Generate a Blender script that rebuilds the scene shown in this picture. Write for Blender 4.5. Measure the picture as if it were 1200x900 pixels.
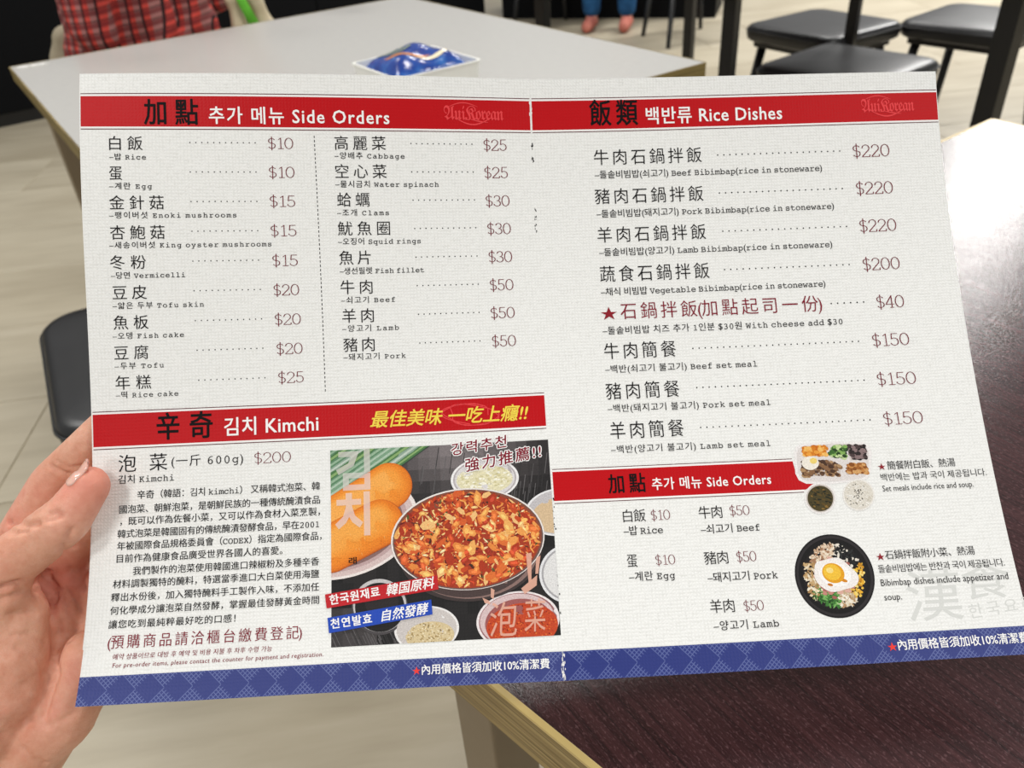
import bpy, bmesh, math, random
import numpy as np
from mathutils import Vector, Matrix

# ------------------------------------------------------------------ scene, camera, light
for o in list(bpy.data.objects):
    bpy.data.objects.remove(o)
scene = bpy.context.scene
COL = scene.collection
PI = math.pi

CAM = np.array([0.0, 0.0, 1.095])
PITCH, ROLL, FPX = math.radians(34.6), math.radians(-4.35), 950.0
_f = np.array([0, math.cos(PITCH), -math.sin(PITCH)]); _r = np.array([1.0, 0, 0]); _u = np.cross(_r, _f)
_c, _s = math.cos(ROLL), math.sin(ROLL)
CR, CU, CB = _c*_r + _s*_u, -_s*_r + _c*_u, -_f
camd = bpy.data.cameras.new('camera'); camo = bpy.data.objects.new('camera', camd); COL.objects.link(camo)
camo.matrix_world = Matrix(((CR[0], CU[0], CB[0], CAM[0]), (CR[1], CU[1], CB[1], CAM[1]), (CR[2], CU[2], CB[2], CAM[2]), (0, 0, 0, 1)))
camd.sensor_width = 36.0; camd.lens = 36.0*FPX/1200.0; camd.clip_start = 0.01; camd.clip_end = 60
camd.dof.use_dof = True; camd.dof.focus_distance = 0.372; camd.dof.aperture_fstop = 14.0
scene.camera = camo

world = bpy.data.worlds.new('room_light'); scene.world = world; world.use_nodes = True
world.node_tree.nodes['Background'].inputs[0].default_value = (1.0, 0.995, 0.98, 1)
world.node_tree.nodes['Background'].inputs[1].default_value = 0.32

def ceiling_lamp(x, y, size, power, z=2.8, size_y=None):
    d = bpy.data.lights.new('ceiling_lamp', 'AREA'); d.shape = 'RECTANGLE'; d.size = size; d.size_y = size_y or size
    d.energy = power; d.color = (1.0, 0.985, 0.955)
    o = bpy.data.objects.new('ceiling_lamp', d); o.location = (x, y, z); COL.objects.link(o)
    return o
for lx, ly, ls, lp in ((-0.64, -0.64, .3, 12), (-1.15, -2.05, .5, 19), (1.7, -1.1, .5, 18), (0.0, 1.6, .5, 15), (2.1, 1.0, .5, 16),
                       (-2.2, 1.6, .5, 22), (0.4, 4.2, .6, 26), (-1.6, 3.2, .6, 8), (2.0, 5.2, .6, 22)):
    ceiling_lamp(lx, ly, ls, lp)
strip = ceiling_lamp(3.82, 5.85, 2.5, 125, size_y=.75); strip.rotation_euler = (0, 0, math.radians(57))   # long ceiling light over the far right aisle

vs = scene.view_settings
vs.view_transform = 'Standard'; vs.look = 'None'; vs.exposure = 0.26; vs.gamma = 1.0; vs.use_curve_mapping = False

# ------------------------------------------------------------------ helpers
def at(px, py, depth):
    """world point that lies `depth` metres in front of the viewer, in the direction (px, py)"""
    return CAM + depth*(CR*(px-600)/FPX - CU*(py-450)/FPX - CB)

def hexc(h, a=1.0):
    h = h.lstrip('#'); v = [int(h[i:i+2], 16)/255 for i in (0, 2, 4)]
    return tuple((c/12.92 if c <= .04045 else ((c+.055)/1.055)**2.4) for c in v) + (a,)

def tag(o, label=None, cat=None, group=None, kind=None):
    for k, v in (('label', label), ('category', cat), ('group', group), ('kind', kind)):
        if v: o[k] = v
    return o

def link(name, data, parent=None, loc=(0, 0, 0)):
    o = bpy.data.objects.new(name, data); COL.objects.link(o); o.location = loc
    if parent: o.parent = parent
    return o

def empty(name, loc=(0, 0, 0), rz=0.0):
    o = link(name, None, None, loc); o.rotation_euler = (0, 0, rz); o.empty_display_size = .05
    return o

def mesh_obj(name, verts, faces, m, parent=None, uv=None, cols=None, smooth=False, loc=(0, 0, 0)):
    me = bpy.data.meshes.new(name); me.from_pydata([tuple(map(float, v)) for v in verts], [], [tuple(map(int, f)) for f in faces])
    if uv is not None:
        l = me.uv_layers.new(name='UVMap'); vi = np.empty(len(me.loops), int); me.loops.foreach_get('vertex_index', vi)
        l.data.foreach_set('uv', np.asarray(uv, float)[vi].ravel())
    if cols is not None:                                   # one print colour per face
        a = me.color_attributes.new('Ink', 'FLOAT_COLOR', 'CORNER'); out = []
        for p, c in zip(me.polygons, cols): out += list(c)*p.loop_total
        a.data.foreach_set('color', np.asarray(out, float))
    me.materials.append(m)
    if smooth: me.polygons.foreach_set('use_smooth', [True]*len(me.polygons))
    me.update()
    return link(name, me, parent, loc)

def bm_obj(name, bm, m, parent=None, smooth=False, loc=(0, 0, 0)):
    me = bpy.data.meshes.new(name); bm.normal_update(); bm.to_mesh(me); bm.free(); me.materials.append(m)
    if smooth: me.polygons.foreach_set('use_smooth', [True]*len(me.polygons))
    return link(name, me, parent, loc)

def box_bm(x0, x1, y0, y1, z0, z1, bev=0.0, seg=2):
    bm = bmesh.new(); bmesh.ops.create_cube(bm, size=1)
    for v in bm.verts: v.co = Vector(((x0+x1)/2+v.co.x*(x1-x0), (y0+y1)/2+v.co.y*(y1-y0), (z0+z1)/2+v.co.z*(z1-z0)))
    if bev: bmesh.ops.bevel(bm, geom=bm.edges[:], offset=bev, segments=seg, affect='EDGES', profile=.5)
    return bm

def prism_bm(pts, z0, z1, bev=0.0):
    bm = bmesh.new(); n = len(pts)
    a = [bm.verts.new((p[0], p[1], z0)) for p in pts]; b = [bm.verts.new((p[0], p[1], z1)) for p in pts]
    bm.faces.new(a[::-1]); bm.faces.new(b)
    for i in range(n): bm.faces.new((a[i], a[(i+1) % n], b[(i+1) % n], b[i]))
    if bev: bmesh.ops.bevel(bm, geom=bm.edges[:], offset=bev, segments=2, affect='EDGES', profile=.5)
    bmesh.ops.recalc_face_normals(bm, faces=bm.faces[:])
    return bm

def tube_bm(pts, radii, n=10, bm=None):
    bm = bm or bmesh.new(); rings = []
    pts = [Vector(p) for p in pts]
    for i, p in enumerate(pts):
        d = (pts[min(i+1, len(pts)-1)]-pts[max(i-1, 0)]).normalized()
        a = d.orthogonal().normalized() if not rings else (pa - d*pa.dot(d)).normalized(); pa = a; b = d.cross(a)
        rings.append([bm.verts.new(p+(a*math.cos(2*PI*k/n)+b*math.sin(2*PI*k/n))*radii[i]) for k in range(n)])
    for r0, r1 in zip(rings, rings[1:]):
        for k in range(n): bm.faces.new((r0[k], r0[(k+1) % n], r1[(k+1) % n], r1[k]))
    bm.faces.new(rings[0][::-1]); bm.faces.new(rings[-1])
    return bm

def blob_mesh(bones, voxel, iters, shrink=0.5):
    """one continuous skin grown over tapered bones (p0, r0, p1, r1)"""
    bm = bmesh.new(); sp = bmesh.new(); bmesh.ops.create_icosphere(sp, subdivisions=2, radius=1)
    dirs = [v.co.copy() for v in sp.verts]; sp.free()
    for p0, r0, p1, r1 in bones:
        p0, p1 = Vector(p0), Vector(p1)
        vv = [bm.verts.new(p0+d*r0) for d in dirs]
        if (p1-p0).length > 1e-6: vv += [bm.verts.new(p1+d*r1) for d in dirs]
        res = bmesh.ops.convex_hull(bm, input=vv)
        inner = [e for e in res['geom_interior'] if isinstance(e, bmesh.types.BMVert)]
        if inner: bmesh.ops.delete(bm, geom=inner, context='VERTS')
    me = bpy.data.meshes.new('tmp'); bm.to_mesh(me); bm.free()
    o = link('tmp', me)
    r = o.modifiers.new('r', 'REMESH'); r.mode = 'VOXEL'; r.voxel_size = voxel
    s = o.modifiers.new('s', 'SMOOTH'); s.factor = shrink; s.iterations = iters
    bpy.context.view_layer.update()
    out = bpy.data.meshes.new_from_object(o.evaluated_get(bpy.context.evaluated_depsgraph_get()))
    bpy.data.objects.remove(o); bpy.data.meshes.remove(me)
    n = len(out.polygons); out.polygons.foreach_set('use_smooth', [True]*n)
    return out

def get_co(me):
    a = np.empty(len(me.vertices)*3); me.vertices.foreach_get('co', a); return a.reshape(-1, 3)
def get_no(me):
    a = np.empty(len(me.vertices)*3); me.vertices.foreach_get('normal', a); return a.reshape(-1, 3)

# ------------------------------------------------------------------ materials
class NT:
    def __init__(s, name):
        s.m = bpy.data.materials.new(name); s.m.use_nodes = True; s.t = s.m.node_tree
        s.b = s.t.nodes['Principled BSDF']
    def n(s, typ, **kw):
        nd = s.t.nodes.new(typ)
        for k, v in kw.items():
            if k in nd.inputs: nd.inputs[k].default_value = v
            else: setattr(nd, k, v)
        return nd
    def l(s, a, b): s.t.links.new(a, b)
    def set(s, **kw):
        for k, v in kw.items(): s.b.inputs[k.replace('_', ' ')].default_value = v
    def math(s, op, a, b=None):
        nd = s.n('ShaderNodeMath', operation=op)
        for i, x in enumerate((a, b)):
            if x is None: continue
            if isinstance(x, (int, float)): nd.inputs[i].default_value = x
            else: s.l(x, nd.inputs[i])
        return nd.outputs[0]
    def mapping(s, src, scale=(1, 1, 1), rot=(0, 0, 0)):
        mp = s.n('ShaderNodeMapping'); mp.inputs['Scale'].default_value = scale; mp.inputs['Rotation'].default_value = rot
        s.l(src, mp.inputs[0]); return mp.outputs[0]
    def noise(s, vec, scale, detail=3, rough=.5):
        nd = s.n('ShaderNodeTexNoise'); nd.inputs['Scale'].default_value = scale; nd.inputs['Detail'].default_value = detail; nd.inputs['Roughness'].default_value = rough
        if vec is not None: s.l(vec, nd.inputs['Vector'])
        return nd.outputs['Fac']
    def ramp(s, fac, stops):
        nd = s.n('ShaderNodeValToRGB'); e = nd.color_ramp.elements
        while len(e) < len(stops): e.new(.5)
        for el, (p, c) in zip(e, stops): el.position = p; el.color = c
        s.l(fac, nd.inputs[0]); return nd.outputs[0]
    def mix(s, fac, a, b, mode='MIX'):
        nd = s.n('ShaderNodeMix', data_type='RGBA', blend_type=mode)
        for i, x in ((0, fac), (6, a), (7, b)):
            if isinstance(x, (int, float, tuple)): nd.inputs[i].default_value = x
            else: s.l(x, nd.inputs[i])
        return nd.outputs[2]
    def bump(s, h, strength, dist):
        nd = s.n('ShaderNodeBump'); nd.inputs['Strength'].default_value = strength; nd.inputs['Distance'].default_value = dist
        s.l(h, nd.inputs['Height']); s.l(nd.outputs[0], s.b.inputs['Normal']); return nd
    def coord(s, k='Object'):
        return s.n('ShaderNodeTexCoord').outputs[k]

def plain(name, col, rough=.5, spec=.5, metal=0.0):
    t = NT(name); t.set(Base_Color=hexc(col) if isinstance(col, str) else col, Roughness=rough, Specular_IOR_Level=spec, Metallic=metal)
    t.l(t.ramp(t.noise(t.coord(), 40, 2), [(0, (max(0, rough-.05),)*3+(1,)), (1, (min(1, rough+.05),)*3+(1,))]), t.b.inputs['Roughness'])
    return t.m

def weave_height(t):
    uv = t.coord('UV')
    sx = t.n('ShaderNodeSeparateXYZ'); t.l(uv, sx.inputs[0])
    warp = t.noise(t.mapping(uv, (1.15, .22, 1)), 1.0, 1); weft = t.noise(t.mapping(uv, (.22, 1.15, 1)), 1.0, 1)
    k = 2*PI/1.55
    a = t.math('SINE', t.math('ADD', t.math('MULTIPLY', sx.outputs[0], k), t.math('MULTIPLY', weft, 5.0)))
    b = t.math('SINE', t.math('ADD', t.math('MULTIPLY', sx.outputs[1], k), t.math('MULTIPLY', warp, 5.0)))
    g = t.math('MULTIPLY', t.math('ADD', t.math('MULTIPLY', a, b), t.math('ADD', a, b)), .25)
    return t.math('ADD', g, t.math('MULTIPLY', t.math('ADD', warp, weft), .9))

def ink(name, col, rough=.5, weave=.35, spec=.18):
    t = NT(name); t.set(Base_Color=hexc(col), Roughness=rough, Specular_IOR_Level=spec)
    if weave: t.bump(weave_height(t), weave, .00012)
    return t.m

M = {}
def build_materials():
    t = NT('linen_paper'); t.set(Roughness=.5, Specular_IOR_Level=.35)
    h = weave_height(t)
    t.l(t.ramp(h, [(.35, hexc('#e4e4e0')), (.95, hexc('#f3f3f0'))]), t.b.inputs['Base Color'])
    t.bump(h, .42, .0002); M['paper'] = t.m
    M['paper_edge'] = plain('paper_edge', '#e8e8e4', .6)
    M['red'] = ink('red_print', '#c00410', .42, .3, .14); M['rule'] = ink('rule_print', '#5a1420', .5, 0)
    M['white_rule'] = ink('white_rule', '#f6f4f2', .5, 0)
    M['black'] = ink('black_ink', '#161415', .5, 0, .06); M['soft_black'] = ink('soft_black_ink', '#1c1a1b', .5, 0, .06)
    M['price'] = ink('wine_ink', '#74192a', .5, 0, .06); M['wine'] = ink('wine_text', '#841c2e', .5, 0, .06); M['star'] = ink('star_ink', '#8e1826', .5, 0)
    M['white'] = ink('white_ink', '#fbfaf8', .45, 0); M['yellow'] = ink('yellow_ink', '#f6d94e', .45, 0)
    M['logo'] = ink('logo_ink', '#ea4246', .5, 0); M['mark'] = ink('watermark_ink', '#d9dad6', .55, .3)
    M['footstar'] = ink('footer_star_ink', '#ee3a30', .45, 0)
    M['veil'] = ink('veil_ink', '#f4efe8', .5, 0); v = M['veil']; v.node_tree.nodes['Principled BSDF'].inputs['Alpha'].default_value = .5
    M['veil2'] = ink('veil_ink_pink', '#f2b9a2', .5, 0); M['veil2'].node_tree.nodes['Principled BSDF'].inputs['Alpha'].default_value = .75
    M['strip_red'] = ink('strip_red', '#c01420', .4, .2); M['strip_blue'] = ink('strip_blue', '#1846b4', .4, .2)
    # footer: blue ground with a lattice of hatched diamonds (flat print)
    t = NT('footer_print'); t.set(Roughness=.42, Specular_IOR_Level=.25)
    sx = t.n('ShaderNodeSeparateXYZ'); t.l(t.coord('UV'), sx.inputs[0])
    x = t.math('DIVIDE', sx.outputs[0], 12.1); y = t.math('DIVIDE', t.math('SUBTRACT', sx.outputs[1], 279.4), 12.1)
    a = t.math('ADD', x, y); b = t.math('SUBTRACT', x, y)
    par = t.math('MODULO', t.math('ADD', t.math('ADD', t.math('FLOOR', a), t.math('FLOOR', b)), 100.0), 2.0)
    fa = t.math('FRACT', t.math('MULTIPLY', a, 6.0)); fb = t.math('FRACT', t.math('MULTIPLY', b, 6.0))
    ln = t.math('MAXIMUM', t.math('LESS_THAN', fa, .22), t.math('LESS_THAN', fb, .22))
    fac = t.math('MULTIPLY', t.math('MULTIPLY', ln, t.math('GREATER_THAN', par, .5)), .85)
    t.l(t.mix(fac, hexc('#2a367c'), hexc('#6470a6')), t.b.inputs['Base Color']); t.bump(weave_height(t), .25, .00012)
    M['footer'] = t.m
    # photographic print: colour stored per printed shape, fine speckle on top
    t = NT('photo_print'); t.set(Roughness=.5, Specular_IOR_Level=.2)
    at_ = t.n('ShaderNodeAttribute', attribute_name='Ink')
    sp = t.noise(t.coord('UV'), 1.6, 4, .7)
    t.l(t.mix(1.0, at_.outputs['Color'], t.ramp(sp, [(.3, (.72, .72, .72, 1)), (.7, (1.18, 1.18, 1.18, 1))]), 'MULTIPLY'), t.b.inputs['Base Color'])
    t.bump(weave_height(t), .2, .00012); M['photo'] = t.m
    # skin
    t = NT('skin'); co = t.coord(); n1 = t.noise(co, 38, 3); n2 = t.noise(co, 260, 3, .6)
    c = t.ramp(n1, [(.3, hexc('#d99b7e')), (.55, hexc('#e6ad92')), (.75, hexc('#dd8f7a'))])
    c = t.mix(.22, c, t.ramp(n2, [(.3, hexc('#c47f66')), (.7, hexc('#f4cdb6'))])); fl = t.n('ShaderNodeAttribute', attribute_name='Flush')
    t.l(t.mix(fl.outputs['Fac'], c, hexc('#e08070')), t.b.inputs['Base Color'])
    t.set(Roughness=.5, Specular_IOR_Level=.35, Subsurface_Weight=.22, Subsurface_Scale=.004); t.b.inputs['Subsurface Radius'].default_value = (1, .35, .2)
    t.bump(t.math('ADD', t.noise(t.mapping(co, (1, 1, 1)), 520, 2), t.noise(co, 1400, 1)), .35, .0004); M['skin'] = t.m
    t = NT('nail'); t.set(Base_Color=hexc('#eab6a4'), Roughness=.16, Specular_IOR_Level=.6, Subsurface_Weight=.15, Subsurface_Scale=.003)
    t.l(t.mix(.3, hexc('#eab6a4'), t.ramp(t.noise(t.coord(), 90, 2), [(.3, hexc('#e0a090')), (.7, hexc('#f4d4c6'))])), t.b.inputs['Base Color']); M['nail'] = t.m
    # grey laminate
    t = NT('grey_laminate'); co = t.coord()
    t.l(t.ramp(t.noise(t.mapping(co, (1, 14, 1)), 60, 4, .6), [(.3, hexc('#b4b2ae')), (.7, hexc('#c2c0bb'))]), t.b.inputs['Base Color'])
    t.set(Roughness=.27, Specular_IOR_Level=.55); t.bump(t.noise(co, 900, 2), .06, .0005); M['grey_top'] = t.m
    # dark brown wood laminate, embossed
    t = NT('dark_wood_laminate'); co = t.mapping(t.coord(), (1, 1, 1), (0, 0, math.radians(58)))
    st = t.mapping(co, (1.2, 26, 1)); n1 = t.noise(st, 9, 5, .65); n2 = t.noise(t.mapping(co, (2.0, 60, 1)), 12, 3, .6)
    c = t.ramp(n1, [(.32, hexc('#200f0f')), (.5, hexc('#371c1e')), (.7, hexc('#4b2b2c'))])
    c = t.mix(.35, c, t.ramp(n2, [(.35, hexc('#1a0c0c')), (.7, hexc('#553435'))])); sp = t.noise(t.mapping(co, (1, 2.2, 1)), 420, 2, .6)
    t.l(t.mix(t.ramp(sp, [(.55, (0, 0, 0, 1)), (.72, (.5, .5, .5, 1))]), c, hexc('#7a585a')), t.b.inputs['Base Color'])
    t.set(Roughness=.18, Specular_IOR_Level=.45)
    em = t.math('ADD', t.noise(t.mapping(co, (1, 1.7, 1)), 560, 2, .6), t.math('MULTIPLY', n2, .8)); t.bump(em, .5, .00032)
    M['brown_top'] = t.m
    t = NT('wood_edge'); co = t.coord()
    t.l(t.ramp(t.noise(t.mapping(co, (1.5, 1.5, 130)), 5, 4, .6), [(.3, hexc('#6a5730')), (.5, hexc('#8d7747')), (.72, hexc('#b09a66'))]), t.b.inputs['Base Color'])
    t.set(Roughness=.42, Specular_IOR_Level=.4); t.bump(t.noise(t.mapping(co, (2, 2, 160)), 5, 3), .35, .0008); M['wood_edge'] = t.m
    t = NT('dull_wood_edge'); t.l(t.ramp(t.noise(t.mapping(t.coord(), (1.5, 1.5, 130)), 5, 4, .6), [(.3, hexc('#5e4f2a')), (.7, hexc('#93814f'))]), t.b.inputs['Base Color']); t.set(Roughness=.5, Specular_IOR_Level=.3); M['dull_edge'] = t.m
    M['edge_trim'] = plain('edge_trim', '#cdb473', .4)
    M['taupe'] = plain('taupe_powder_coat', '#85765f', .5)
    M['black_metal'] = plain('black_metal', '#0d0d0e', .38)
    t = NT('black_leather'); co = t.coord(); t.set(Base_Color=hexc('#1c1c1e'), Roughness=.36, Specular_IOR_Level=.55)
    t.l(t.ramp(t.noise(co, 9, 3), [(.3, hexc('#161617')), (.7, hexc('#232325'))]), t.b.inputs['Base Color']); t.bump(t.noise(co, 420, 3, .6), .18, .001); M['leather'] = t.m
    t = NT('floor_plank'); co = t.coord(); oi = t.n('ShaderNodeObjectInfo')
    ad = t.n('ShaderNodeVectorMath', operation='ADD'); t.l(co, ad.inputs[0]); sc = t.n('ShaderNodeVectorMath', operation='SCALE'); t.l(oi.outputs['Random'], sc.inputs['Scale']); sc.inputs[0].default_value = (37, 19, 5); t.l(sc.outputs[0], ad.inputs[1])
    n1 = t.noise(t.mapping(ad.outputs[0], (1.2, 9, 1)), 3.2, 5, .6); n2 = t.noise(t.mapping(ad.outputs[0], (1, 3, 1)), 1.6, 2)
    c = t.ramp(n1, [(.3, hexc('#a69b85')), (.5, hexc('#b9af98')), (.7, hexc('#c8bfaa'))])
    c = t.mix(.45, c, t.ramp(n2, [(.35, hexc('#a09581')), (.65, hexc('#cdc4b0'))]))
    t.l(t.mix(.25, c, t.ramp(oi.outputs['Random'], [(0, hexc('#ab9f86')), (1, hexc('#cfc5ae'))])), t.b.inputs['Base Color'])
    t.set(Roughness=.42, Specular_IOR_Level=.4); t.bump(n1, .1, .001); M['plank'] = t.m
    M['grout'] = plain('floor_joint', '#b4a88d', .7)
    t = NT('black_panel'); t.set(Base_Color=hexc('#07080b'), Roughness=.6, Specular_IOR_Level=.12)
    t.bump(t.noise(t.mapping(t.coord(), (1, 1, .1)), 60, 3), .1, .001); M['panel'] = t.m
    # plaid cloth
    t = NT('plaid_cloth'); co = t.mapping(t.coord(), (1, 1, 1)); sx = t.n('ShaderNodeSeparateXYZ'); t.l(co, sx.inputs[0])
    P = .025
    def band(v, w, ph=0.0): return t.math('LESS_THAN', t.math('FRACT', t.math('ADD', t.math('DIVIDE', v, P), ph+50)), w)
    hx = t.math('ADD', sx.outputs[0], t.math('MULTIPLY', sx.outputs[1], .25)); hz = sx.outputs[2]
    c = t.mix(t.math('MULTIPLY', band(hx, .5), .7), hexc('#c8483f'), hexc('#8f7a78')); c = t.mix(t.math('MULTIPLY', band(hz, .45, .2), .75), c, hexc('#6a2226'))
    c = t.mix(band(hx, .16, .55), c, hexc('#2a1a1c')); c = t.mix(t.math('MULTIPLY', band(hz, .12, .7), .85), c, hexc('#33191c'))
    t.l(c, t.b.inputs['Base Color']); t.set(Roughness=.85, Specular_IOR_Level=.2); t.bump(t.noise(t.coord(), 700, 2), .3, .001); M['plaid'] = t.m
    def cloth(name, c1, c2):
        t = NT(name); t.l(t.ramp(t.noise(t.coord(), 25, 4), [(.3, hexc(c1)), (.7, hexc(c2))]), t.b.inputs['Base Color']); t.set(Roughness=.85, Specular_IOR_Level=.2)
        t.bump(t.noise(t.coord(), 500, 2), .3, .001); return t.m
    M['khaki'] = cloth('khaki_cloth', '#8f8570', '#a49a84'); M['cream'] = cloth('cream_canvas', '#cdbf9e', '#ddd2b6'); M['green'] = cloth('green_tape', '#4f9a2c', '#63b038')
    M['denim'] = cloth('blue_denim', '#1d4670', '#2a5c8c'); M['dark_cloth'] = cloth('dark_cloth', '#15151a', '#202028'); M['hair'] = cloth('dark_hair', '#14100e', '#241c18')
    M['shoe'] = cloth('russet_shoe', '#a85c50', '#c27a6c')
    M['tray'] = plain('white_plastic', '#efeee6', .35); M['sticker'] = plain('white_sticker', '#f4f3ee', .3); M['sticker_rim'] = plain('sticker_rim', '#c9c7bf', .3)
    t = NT('blue_film'); co = t.coord(); n = t.noise(co, 24, 4, .6); n2 = t.noise(t.mapping(co, (1, 1.6, 1)), 16, 3)
    c = t.ramp(n, [(.36, hexc('#0b2f86')), (.52, hexc('#14489e')), (.62, hexc('#2f6cb8')), (.72, hexc('#cfe0f0'))])
    t.l(c, t.b.inputs['Base Color']); t.set(Roughness=.16, Specular_IOR_Level=.7); t.bump(t.noise(co, 60, 3), .5, .004); M['film'] = t.m
    M['orange'] = plain('orange_print', '#e2914a', .2); M['creamprint'] = plain('cream_print', '#f2e4c4', .2); M['goldtext'] = plain('gold_print', '#8c9a86', .25)
build_materials()

# ------------------------------------------------------------------ floor of wood-look planks
A_FL = math.radians(5.4)
floor = bm_obj('floor', prism_bm([(-7, -4), (9, -4), (9, 14), (-7, 14)], -.06, -.003), M['grout']); tag(floor, kind='structure')
pl, pw, gap = 1.2, .40, .0014
pbm = box_bm(-pl/2+gap, pl/2-gap, -pw/2+gap, pw/2-gap, -.012, 0, .0012, 1)
pme = bpy.data.meshes.new('plank'); pbm.to_mesh(pme); pbm.free(); pme.materials.append(M['plank'])
rng = random.Random(4)
ca, sa = math.cos(A_FL), math.sin(A_FL)
# a joint crosses (-1.27, 1.68); an end joint crosses (-1.14, 1.58)
for j in range(-5, 30):
    off = 0.0 if j == 0 else .25 if j == -2 else rng.choice((.0, .3, .6, .9))+rng.uniform(-.05, .05)
    yl = (j-.5)*pw
    for i in range(-4, 6):
        xl = i*pl+off+pl/2
        x = -1.14+ca*xl-sa*yl; y = 1.69+sa*xl+ca*yl
        if not (-4.2 < x < 5.2 and -.6 < y < 8.6): continue
        if abs(x) > 1.6+.62*max(y, 0): continue
        p = link('plank', pme, floor, (x, y, 0)); p.rotation_euler = (0, 0, A_FL)

# black partition along the far side
pd = np.array([math.cos(math.radians(33)), math.sin(math.radians(33))]); pn = np.array([-pd[1], pd[0]])
p0 = np.array([-4.6, 2.79]); plen = 5.5
part = empty('wall_back', (p0[0], p0[1], 0), math.radians(33)); tag(part, kind='structure')
x = 0.0; k = 0
while x < plen-.01:
    w = min(.62, plen-x)
    bm_obj('panel', box_bm(x+.002, x+w-.002, 0, .05, .06, 1.2, .004), M['panel'], part); x += w
bm_obj('plinth', box_bm(0, plen, .008, .05, 0, .06), M['black_metal'], part)
bm_obj('cap_rail', box_bm(0, plen, -.01, .06, 1.2, 1.235, .004), M['black_metal'], part)

# ------------------------------------------------------------------ tables
def table(name, label, pts, thick, legs, leg_w, top_m, edge_m, leg_m, leg_rot, z=.75, group=None, apron=True):
    c = np.mean(pts, axis=0); root = empty(name, (c[0], c[1], 0)); tag(root, label, 'table', group)
    P = [(p[0]-c[0], p[1]-c[1]) for p in pts]
    top = bm_obj('tabletop', prism_bm(P, z-thick, z, .0012), top_m, root)
    n = len(P)
    for i in range(n):
        a = Vector((*P[i], 0)); b = Vector((*P[(i+1) % n], 0)); d = (b-a).normalized(); nn = Vector((d.y, -d.x, 0))
        if nn.dot((a+b)/2) < 0: nn = -nn
        q = [a, b, b+nn*.0018, a+nn*.0018]
        eb = prism_bm([(v.x, v.y) for v in q], z-thick+.0006, z-.0012, 0)
        e = bm_obj('edge_band', eb, edge_m, root)
        q2 = [a-nn*.0012, b-nn*.0012, b+nn*.0024, a+nn*.0024]
        bm_obj('edge_trim', prism_bm([(v.x, v.y) for v in q2], z-.0022, z+.0002, .0004), M['edge_trim'] if edge_m is M['wood_edge'] else edge_m, e)
    for lx, ly in legs:
        b = box_bm(-leg_w/2, leg_w/2, -leg_w/2, leg_w/2, .012, z-thick, .002)
        l = bm_obj('leg', b, leg_m, root, loc=(lx-c[0], ly-c[1], 0)); l.rotation_euler = (0, 0, leg_rot)
        bm_obj('foot_pad', box_bm(-leg_w*.4, leg_w*.4, -leg_w*.4, leg_w*.4, 0, .013, .001), M['black_metal'], l)
    # apron rails between neighbouring legs
    if apron and len(legs) == 4:
        for i in range(4):
            a, b = np.array(legs[i]), np.array(legs[(i+1) % 4]); d = (b-a)/np.linalg.norm(b-a); nn = np.array([-d[1], d[0]])*.009
            a2, b2 = a+d*leg_w*.5, b-d*leg_w*.5
            bm_obj('apron_rail', prism_bm([tuple(a2-nn-c), tuple(b2-nn-c), tuple(b2+nn-c), tuple(a2+nn-c)], z-thick-.045, z-thick), leg_m, root)
    return root

def inset(P, d):
    P = [np.array(p) for p in P]; out = []
    for i, p in enumerate(P):
        a = P[i-1]-p; b = P[(i+1) % len(P)]-p; out.append(tuple(p+d*a/np.linalg.norm(a)+d*b/np.linalg.norm(b)))
    return out

e1 = np.array([math.cos(math.radians(32.5)), math.sin(math.radians(32.5))]); e2 = np.array([e1[1], -e1[0]])
GL = np.array([-.974, 1.774]); gq = [GL, GL+.92*e1, GL+.92*e1+1.038*e2, GL+1.038*e2]
grey = table('dining_table', 'light grey laminate table behind the menu, tissue pack on top', gq, .026, inset(gq, .05), .045,
             M['grey_top'], M['dull_edge'], M['taupe'], math.radians(32.5))
# small seat sticker with three white ovals at the left corner of the grey table
gc = np.mean(gq, axis=0)
st = empty('table_sticker', (-.925, 1.767, .7502), math.radians(24)); tag(st, 'small sticker of three white ovals on the grey table corner', 'sticker')
def oval(name, cx, cy, rx, ry, z0, z1, m):
    bm_obj(name, prism_bm([(cx+rx*math.cos(2*PI*k/24), cy+ry*math.sin(2*PI*k/24)) for k in range(24)], z0, z1), m, st)
oval('sticker_base', 0, 0, .033, .0105, 0, .0004, M['sticker_rim'])
for cx in (-.017, .0045, .0185): oval('white_oval', cx, 0, .0105 if cx < 0 else .0075, .0078, .0004, .001, M['sticker'])

bq = [np.array(p) for p in ((-.2015, .435), (.632, 1.008), (1.09, .235), (.42, -.217))]
legs = inset(bq, .055); legs[0] = (-.032, .383)
brown = table('dining_table', 'dark brown wood-grain table with pale wood edge under the menu', bq, .036, legs, .0445,
              M['brown_top'], M['wood_edge'], M['taupe'], math.radians(40))

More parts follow.
